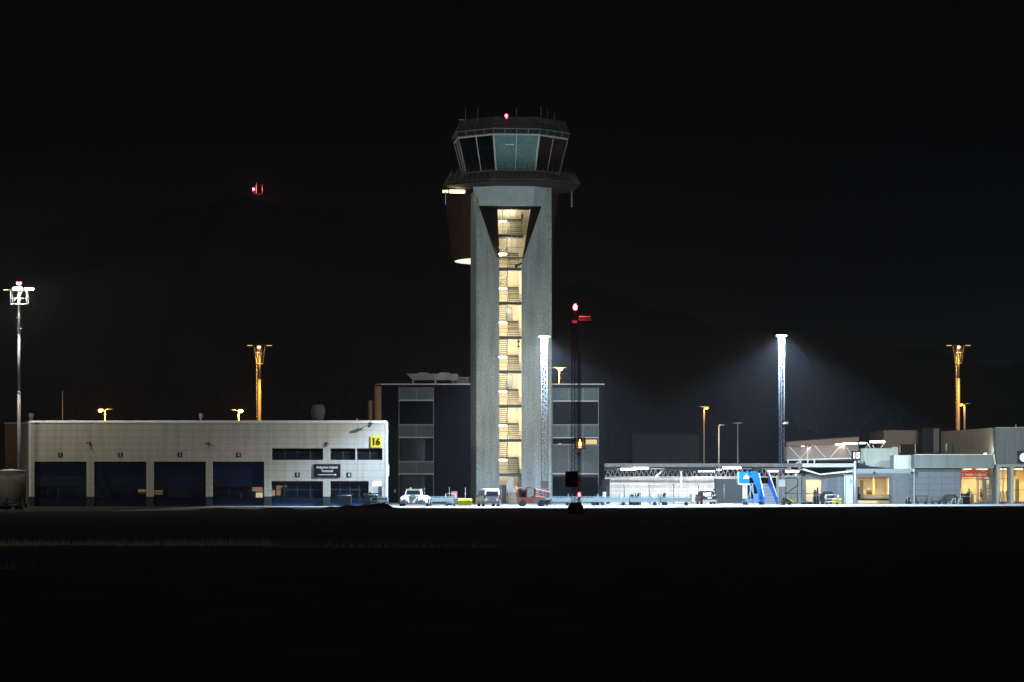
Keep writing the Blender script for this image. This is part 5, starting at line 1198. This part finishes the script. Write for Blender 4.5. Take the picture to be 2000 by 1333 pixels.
for i, (px, lab) in enumerate(labs):
    c = c0 if i == 0 else copy_tree(c0)
    D_ = 312 if px > 1000 else 316
    c.location = (U(px, D_), D_, 0); c.rotation_euler = (0, 0, R([2, -1, 1, 0, 3, -2][i])); c['label'] = lab
# bagged items and posts among the carts
def bollard(px, D_, h, m, label, r=.16, grp='posts and drums among the baggage carts'):
    o = MB().lathe(U(px, D_), D_, [(r*1.1, 0), (r, .1), (r, h - .1), (r*.6, h)], 10).build('marker_post', M[m]); tag(o, label, 'post', grp)
    MB().lathe(U(px, D_), D_, [(r*1.06, h*.55), (r*1.06, h*.7)], 10).build('band', M['steel'], o)
D_ = 318
for px, h, m, lab, r in ((1165, 1.3, 'black_steel', 'black drum standing left of the black cabin', .3), (1180, 1.55, 'steel', 'grey post standing before the black cabin', .22), (1213, 1.35, 'steel', 'pale grey post left of the first cranked fence post', .25), (1224, 1.3, 'steel', 'pale grey post right of the first cranked fence post', .25),
                      (1274, 1.4, 'steel', 'grey post just right of the second cranked fence post', .3), (1288, 1.4, 'steel', 'thin grey post between the second and third baggage carts', .13), (1067, 1.1, 'steel', 'small grey post below the lattice mast box', .2)):
    bollard(px, D_, h, m, lab, r)
def bundle(px, D_, w_, h, label):
    mb = MB(); X0 = U(px, D_)
    for k in range(7):
        a = random.uniform(-w_/2, w_/2); hh = random.uniform(.5, 1) * h; s = random.uniform(.14, .24)
        mb.loft([[(X0 + a + s*math.cos(R(60*i)), D_ + s*math.sin(R(60*i)), z) for i in range(6)] for z, in ((0,),)] + [[(X0 + a + s*.9*math.cos(R(60*i)), D_ + s*math.sin(R(60*i)), hh*.7) for i in range(6)], [(X0 + a + .05 + s*.5*math.cos(R(60*i)), D_ + s*.5*math.sin(R(60*i)), hh) for i in range(6)]], True, True)
    o = mb.build('equipment_bundle', M['black_steel']); tag(o, label, 'equipment')
    MB().bar((X0 - w_/2, D_ - .2, .1), (X0 - w_/2, D_ - .2, h), .04, 5).bar((X0 + w_/2, D_ - .2, .1), (X0 + w_/2, D_ - .2, h*.9), .04, 5).bar((X0 - w_/2, D_ - .2, h*.5), (X0 + w_/2, D_ - .2, h*.5), .03, 5).build('stand', M['steel'], o)
bundle(1233, 319, .6, 1.5, 'dark bundled equipment left of the middle baggage cart'); bundle(1244, 319, .6, 1.55, 'dark bundled equipment behind the middle baggage cart'); bundle(1297, 319, .45, 1.45, 'dark upright equipment between middle and rightmost baggage carts')
# yellow lidded grit boxes
def grit(px, D_, w_, h, label, rnd=False):
    X0 = U(px, D_)
    o = MB().loft([[(X0 - w_*.45, D_ - .4, .08), (X0 + w_*.45, D_ - .4, .08), (X0 + w_*.45, D_ + .4, .08), (X0 - w_*.45, D_ + .4, .08)], [(X0 - w_/2, D_ - .5, h*.75), (X0 + w_/2, D_ - .5, h*.75), (X0 + w_/2, D_ + .5, h*.75), (X0 - w_/2, D_ + .5, h*.75)]]).build('grit_box', M['paint_yellow'], bevel=.03); tag(o, label, 'box', 'yellow boxes on the apron')
    MB().loft([[(X0 - w_*.52, D_ - .55, h*.75 + .01), (X0 + w_*.52, D_ - .55, h*.75 + .01), (X0 + w_*.52, D_ + .55, h*.75 + .01), (X0 - w_*.52, D_ + .55, h*.75 + .01)], [(X0 - w_*.45, D_ - .4, h), (X0 + w_*.45, D_ - .4, h), (X0 + w_*.45, D_ + .4, h), (X0 - w_*.45, D_ + .4, h)]]).build('lid', M['paint_yellow'], o, bevel=.03)
grit(908, 302, 1.6, .85, 'long yellow lidded box just left of the white van'); grit(1634, 330, 1.1, .75, 'yellow green rounded box in front of the terminal')
# frame trolley between tug and van
def trolley(px, D_, w_, h, label, m='cart_metal', grp='open frame trolleys on the apron'):
    t = thing('frame_trolley', label, 'trolley', (U(px, D_), D_, 0), group=grp)
    f = MB()
    for a in (-w_/2, w_/2):
        for b in (-.4, .4): f.bar((a, b, .2), (a, b, h), .04, 5)
    for z in (.35, h * .6, h):
        for b in (-.4, .4): f.bar((-w_/2, b, z), (w_/2, b, z), .035, 5)
        for a in (-w_/2, w_/2): f.bar((a, -.4, z), (a, .4, z), .035, 5)
    f.build('frame', M[m], t, world=False)
    MB().box(-w_/2, w_/2, -.4, .4, .3, .36).build('deck', M[m], t, world=False)
    for a in (-w_/2 + .15, w_/2 - .15):
        for b in (-.35, .35): MB().loft([[(a + .13*math.cos(R(30*i)), b - .04, .13 + .13*math.sin(R(30*i))) for i in range(12)], [(a + .13*math.cos(R(30*i)), b + .04, .13 + .13*math.sin(R(30*i))) for i in range(12)]]).build('wheel', M['tyre'], t, world=False)
    return t
trolley(880, 306, 1.1, 1.35, 'open grey frame trolley left of the yellow box')
t = trolley(741, 299, 1.8, 1.0, 'low frame trolley at the right end of the white building')
trolley(1625, 328, 1.5, 1.15, 'pale tube frame trolley behind the yellow green box', 'galvanised')
trolley(1800, 340, 1.3, 1.0, 'dark frame trolley by the panelled terminal wall', 'dark_steel'); trolley(1828, 340, 1.1, .75, 'low dark trolley right of the panelled wall trolley', 'dark_steel')
# small white cart with a red box behind the tug
o = trolley(893, 318, 1.8, .8, 'low pale trolley carrying a red box left of the van', 'galvanised')
o2_ = MB().box(U(882, 318), U(893, 318), 317.7, 318.3, .82, 1.55).build('red_box', M['paint_red']); tag(o2_, 'small faded red box on the low pale trolley', 'box'); MB().box(U(881.6, 318), U(893.4, 318), 317.66, 318.34, 1.55, 1.6).build('lid', M['steel'], o2_)
def rod(px, D_, h, label):
    o = MB().bar((U(px, D_), D_, 0), (U(px, D_), D_, h), .03, 6).build('marker_rod', M['galvanised']); tag(o, label, 'marker rod', 'thin marker rods on the apron')
    for z in (h*.5, h*.75): MB().bar((U(px, D_), D_, z), (U(px, D_), D_, z + .15), .036, 6).build('band', M['paint_red'], o)
rod(829, 320, 2.0, 'thin marker rod just right of the white tug'); rod(877.5, 320, 2.1, 'thin marker rod above the open frame trolley'); rod(909, 320, 2.05, 'thin marker rod left of the parked van')
# dark waste containers at the white building
def bin_(px0, px1, D_, h, label):
    a, b = U(px0, D_), U(px1, D_)
    o = MB().loft([[(a + .08, D_ - .5, .15), (b - .08, D_ - .5, .15), (b - .08, D_ + .5, .15), (a + .08, D_ + .5, .15)], [(a, D_ - .6, h), (b, D_ - .6, h), (b, D_ + .6, h), (a, D_ + .6, h)]]).build('waste_container', mat('bin_dark', (.02, .028, .03), .6), bevel=.04); tag(o, label, 'waste container', 'dark waste containers by the white building')
    MB().box(a - .05, b + .05, D_ - .65, D_ + .65, h + .003, h + .09).build('lid', M['dark_steel'], o); MB().bar((a - .02, D_ - .66, h - .1), (b + .02, D_ - .66, h - .1), .04, 6).build('lifting_bar', M['steel'], o)
bin_(660, 687, 299, 1.3, 'dark waste container under the number 6 plate'); bin_(711, 739, 299.5, 1.35, 'dark waste container in front of the staff door')
# terminal front clutter
def dark_gse(px, D_, w_, label, h=1.5):
    t = thing('ground_power_unit', label, 'service unit', (U(px, D_), D_, 0), group='dark service units before the terminal')
    MB().prism([(-w_/2, .35), (-w_/2, h*.75), (-w_*.3, h), (w_*.35, h), (w_/2, h*.7), (w_/2, .35)], -.5, .5, 'y').build('housing', M['paint_dark'], t, world=False, bevel=.04)
    for a in (-w_*.32, w_*.32): wheel(None, a, -.4, .28, .3, t); wheel(None, a, .4, .28, .3, t)
    MB().bar((-w_/2, 0, .35), (-w_/2 - .6, 0, .3), .04, 5).build('towbar', M['dark_steel'], t, world=False)
    MB().box(-w_*.2, w_*.2, -.53, -.5, .6, h*.8).build('vent_panel', M['dark_steel'], t, world=False)
dark_gse(1615, 338, 1.7, 'dark service unit in front of the warm curtain opening', 1.55); dark_gse(1855, 339, 1.8, 'dark service unit under the panelled terminal wall', 1.2); dark_gse(1536, 326, 1.0, 'low grey green service unit right of the boarding stairs', .85)
bundle(1594, 337, .7, 2.1, 'dark upright equipment standing before the warm curtain'); bundle(1885, 339, 1.2, 1.9, 'dark machine in front of the lit terminal window')
bundle(1574, 336, 1.6, .6, 'low dark heap of gear below the warm curtain'); bundle(1775, 341, .4, .9, 'small dark upright item before the grey terminal wall')
o = MB().bar((U(1538, 325), 325, .8), (U(1553, 325), 325, .15), .09, 8).build('tow_bar', M['sign_yellow']); tag(o, 'yellow tow bar leaning down right of the service unit', 'tow bar'); MB().bar((U(1536.5, 325), 325, .86), (U(1538, 325), 325, .8), .13, 8).build('tow_eye', M['steel'], o)
o = MB().bar((U(1532, 327), 327, 1.35), (U(1602, 327), 327, 1.3), .05, 6).build('barrier_rail', M['dark_steel']); tag(o, 'long dark barrier rail in front of the warm curtain opening', 'barrier')
for px in (1545, 1570, 1595): MB().bar((U(px, 327), 327, 0), (U(px, 327), 327, 1.32), .05, 6).build('post', M['dark_steel'], o)
# safety barriers of bent tube beside the glass doors
for px, lab in ((1858, 'bent pale tube stand left of the lit window'), (1871, 'bent pale tube stand nearest the lit window')):
    o = MB().bar((U(px, 337), 337, 0), (U(px + 2, 337), 337, .6), .035, 5).bar((U(px + 2, 337), 337, .6), (U(px + 8, 337), 337, .7), .035, 5).build('tube_stand', M['galvanised']); tag(o, lab, 'stand', 'bent tube stands'); MB().bar((U(px + 8, 337), 337, 0), (U(px + 8, 337), 337, .7), .035, 5).build('leg', M['galvanised'], o)
for k in range(5):
    o = MB().bar((U(1952 + 3*k, 346), 346, 0), (U(1954.5 + 3*k, 346), 346, 1.6), .05, 5).build('upright_bar', M['dark_steel']); tag(o, 'slanted dark bar of the rack before the narrow lit window', 'rack bar', 'slanted bars before the narrow window')

# left end: storage tank and trailers
D_ = 293
tk = thing('storage_tank', 'pale round storage tank with low conical lid at far left', 'tank', (U(15, D_), D_, 0))
X0 = U(15, D_)
MB().lathe(X0, D_ + 1.7, [(1.6, .35), (1.62, V(921, D_))], 32).build('shell', M['tank_shell'], tk)
MB().lathe(X0, D_ + 1.7, [(1.68, V(921, D_)), (1.7, V(919.5, D_)), (.12, V(916, D_))], 32).build('lid', M['trim_white'], tk)
MB().bar((X0 + 1.7, D_ + 1, .3), (X0 + 1.7, D_ + 1, V(918, D_)), .05).bar((X0 + 2.0, D_ + 1, .3), (X0 + 2.0, D_ + 1, V(918, D_)), .05).build('ladder', M['dark_steel'], tk)
MB().lathe(X0, D_ + 1.7, [(1.8, -.1), (1.8, .34)], 32).build('foundation', M['plinth'], tk)
trolley(6, 262, .8, 1.1, 'cropped frame trolley at the left picture edge', 'tank_shell'); trolley(28, 262, 1.5, 1.0, 'frame trolley in front of the pale storage tank', 'tank_shell')
bundle(18, 264, 1.8, .8, 'dark gear piled under the pale storage tank')
o = MB().bar((U(42, 263), 263, .1), (U(47, 263), 263, .1), .05).lathe(U(43.5, 263), 263, [(.22, 0), (.2, .1), (.07, .7), (.05, .75)], 10).build('traffic_cone', M['trim_white']); tag(o, 'small pale cone right of the frame trolley at far left', 'cone')

# ================================================================ PEOPLE
def person(label, loc, rz, top_m, hgt=1.78, arm=0.0, legs_m='cloth_dark'):
    s = hgt / 1.78
    J = {'pel': (0, 0, .95), 'wa': (0, 0, 1.10), 'ch': (0, 0, 1.35), 'ne': (0, 0, 1.50), 'he': (0, -.02, 1.60), 'cr': (0, -.01, 1.72),
         'shl': (-.19, 0, 1.43), 'ell': (-.26, 0, 1.15), 'wrl': (-.25, -.12 - arm, .95 + arm*.9), 'hal': (-.25, -.18 - arm, .88 + arm), 'shr': (.19, 0, 1.43), 'elr': (.26, .02, 1.15), 'wrr': (.25, -.06 - arm, .93 + arm*.9), 'har': (.25, -.09 - arm, .85 + arm),
         'hil': (-.1, 0, .9), 'knl': (-.11, -.03, .5), 'anl': (-.11, .02, .08), 'tol': (-.12, -.16, .04), 'hir': (.1, 0, .9), 'knr': (.12, .0, .5), 'anr': (.13, .04, .08), 'tor': (.14, -.14, .04)}
    E = [('pel','wa'),('wa','ch'),('ch','ne'),('ne','he'),('he','cr'),('ch','shl'),('shl','ell'),('ell','wrl'),('wrl','hal'),('ch','shr'),('shr','elr'),('elr','wrr'),('wrr','har'),('pel','hil'),('hil','knl'),('knl','anl'),('anl','tol'),('pel','hir'),('hir','knr'),('knr','anr'),('anr','tor')]
    RD = dict(pel=.15, wa=.14, ch=.16, ne=.06, he=.095, cr=.085, shl=.075, shr=.075, ell=.055, elr=.055, wrl=.04, wrr=.04, hal=.035, har=.035, hil=.1, hir=.1, knl=.07, knr=.07, anl=.05, anr=.05, tol=.04, tor=.04)
    def grow(keys, nm, m, parent, inflate=0):
        ks = [k for k in J if k in keys]; me = bpy.data.meshes.new(nm)
        me.from_pydata([tuple(c * s for c in J[k]) for k in ks], [(ks.index(a), ks.index(b)) for a, b in E if a in ks and b in ks], [])
        o = bpy.data.objects.new(nm, me); C.objects.link(o); sk = o.modifiers.new('skin', 'SKIN'); sk.use_smooth_shade = True
        for i, k in enumerate(ks): me.skin_vertices[0].data[i].radius = ((RD[k] + inflate) * s,) * 2
        me.skin_vertices[0].data[0].use_root = True
        o.modifiers.new('sub', 'SUBSURF').render_levels = 1; me.materials.append(m)
        if parent: o.parent = parent
        return o
    b = grow(set(J), 'person', M['skin'], None); b.location = loc; b.rotation_euler = (0, 0, rz); tag(b, label, 'person')
    grow({'pel','wa','ch','shl','ell','wrl','shr','elr','wrr'}, 'jacket', M[top_m], b, .018)
    grow({'pel','hil','knl','anl','hir','knr','anr'}, 'trousers', M[legs_m], b, .012)
    h = MB().loft([[(r*math.cos(R(36*i))*s, (-.0 + r*math.sin(R(36*i)))*s, z*s) for i in range(10)] for r, z in ((.10, 1.64), (.115, 1.72), (.09, 1.79), (.03, 1.82))], True, True).build('hair', M['hair'], b, world=False)
    return b
person('person in dark clothes standing right of the parked estate car', (U(1394, 334), 334, 0), R(20), 'cloth_dark', 1.85)
person('person in a light blue top behind the lit service desk', (U(1893, 353), 353, .1), R(0), 'cloth_blue', 1.75, .15)
person('person in dark clothes standing by the glass terminal door', (U(1916, 352), 352, .1), R(80), 'cloth_dark', 1.7, .1)

# ================================================================ BARE TREES behind
def make_tree(seed, h):
    rnd = random.Random(seed)
    t = thing('bare_tree', 'bare leafless tree in the dark behind the airport buildings', 'tree', (0, 0, 0), group='bare trees in the dark behind the airport buildings')
    tr = MB(); cr = MB()
    pts = [(0, 0, 0)]; p = Vector((0, 0, 0))
    for k in range(8):
        p = p + Vector((rnd.uniform(-.15, .15), rnd.uniform(-.15, .15), h / 8.5)); pts.append(tuple(p))
    for k in range(8): tr.bar(pts[k], pts[k+1], .17 * (1 - k/9), 7, .17 * (1 - (k+1)/9))
    def br(p, d, l, r, dep):
        q = p + d * l
        (tr if dep == 0 and False else cr).bar(p, q, r, 4, r * .6)
        if dep >= 3: return
        for _ in range(3 if dep < 2 else 4):
            nd = (d + Vector((rnd.uniform(-.7, .7), rnd.uniform(-.7, .7), rnd.uniform(-.1, .6)))).normalized()
            br(p + d * l * rnd.uniform(.4, 1), nd, l * rnd.uniform(.5, .75), r * .6, dep + 1)
    for k in range(14):
        i = 2 + k * 6 // 14; a = rnd.uniform(0, 6.28); z = rnd.uniform(.25, .8)
        br(Vector(pts[i]), Vector((math.cos(a), math.sin(a), z)).normalized(), h * rnd.uniform(.14, .24) * (1.2 - i / 12), .05, 0)
    tr.build('trunk', M['bark'], t, world=False); cr.build('crown', M['bark'], t, world=False)
    return t
protos = [make_tree(3, 15), make_tree(8, 18), make_tree(21, 13)]
spots = [(150, 430), (232, 445), (300, 436), (352, 450), (412, 440), (560, 436), (602, 450), (655, 440), (700, 446), (90, 450), (1190, 450), (1600, 470), (1700, 460), (1780, 470)]
for i, (px, d) in enumerate(spots):
    o = protos[i] if i < 3 else copy_tree(protos[i % 3])
    o.location = (U(px, d), d, -.05); o.rotation_euler = (0, 0, i * 1.3); s = 1 + .12 * math.sin(i * 2.3); o.scale = (s, s, s)

# ================================================================ night air
hz_ = MB().box(-4050, 4050, -430, 5050, -1.2, 175).build('haze', M['asphalt']); structure(hz_, 'stuff')
hm_ = bpy.data.materials.new('night_air'); hm_.use_nodes = True; t = hm_.node_tree; t.nodes.remove(t.nodes['Principled BSDF'])
pv = t.nodes.new('ShaderNodeVolumePrincipled'); pv.inputs['Density'].default_value = 0.00021; pv.inputs['Color'].default_value = (.85, .9, 1, 1); pv.inputs['Anisotropy'].default_value = 0.2
t.links.new(pv.outputs[0], t.nodes['Material Output'].inputs['Volume']); hz_.data.materials.clear(); hz_.data.materials.append(hm_)
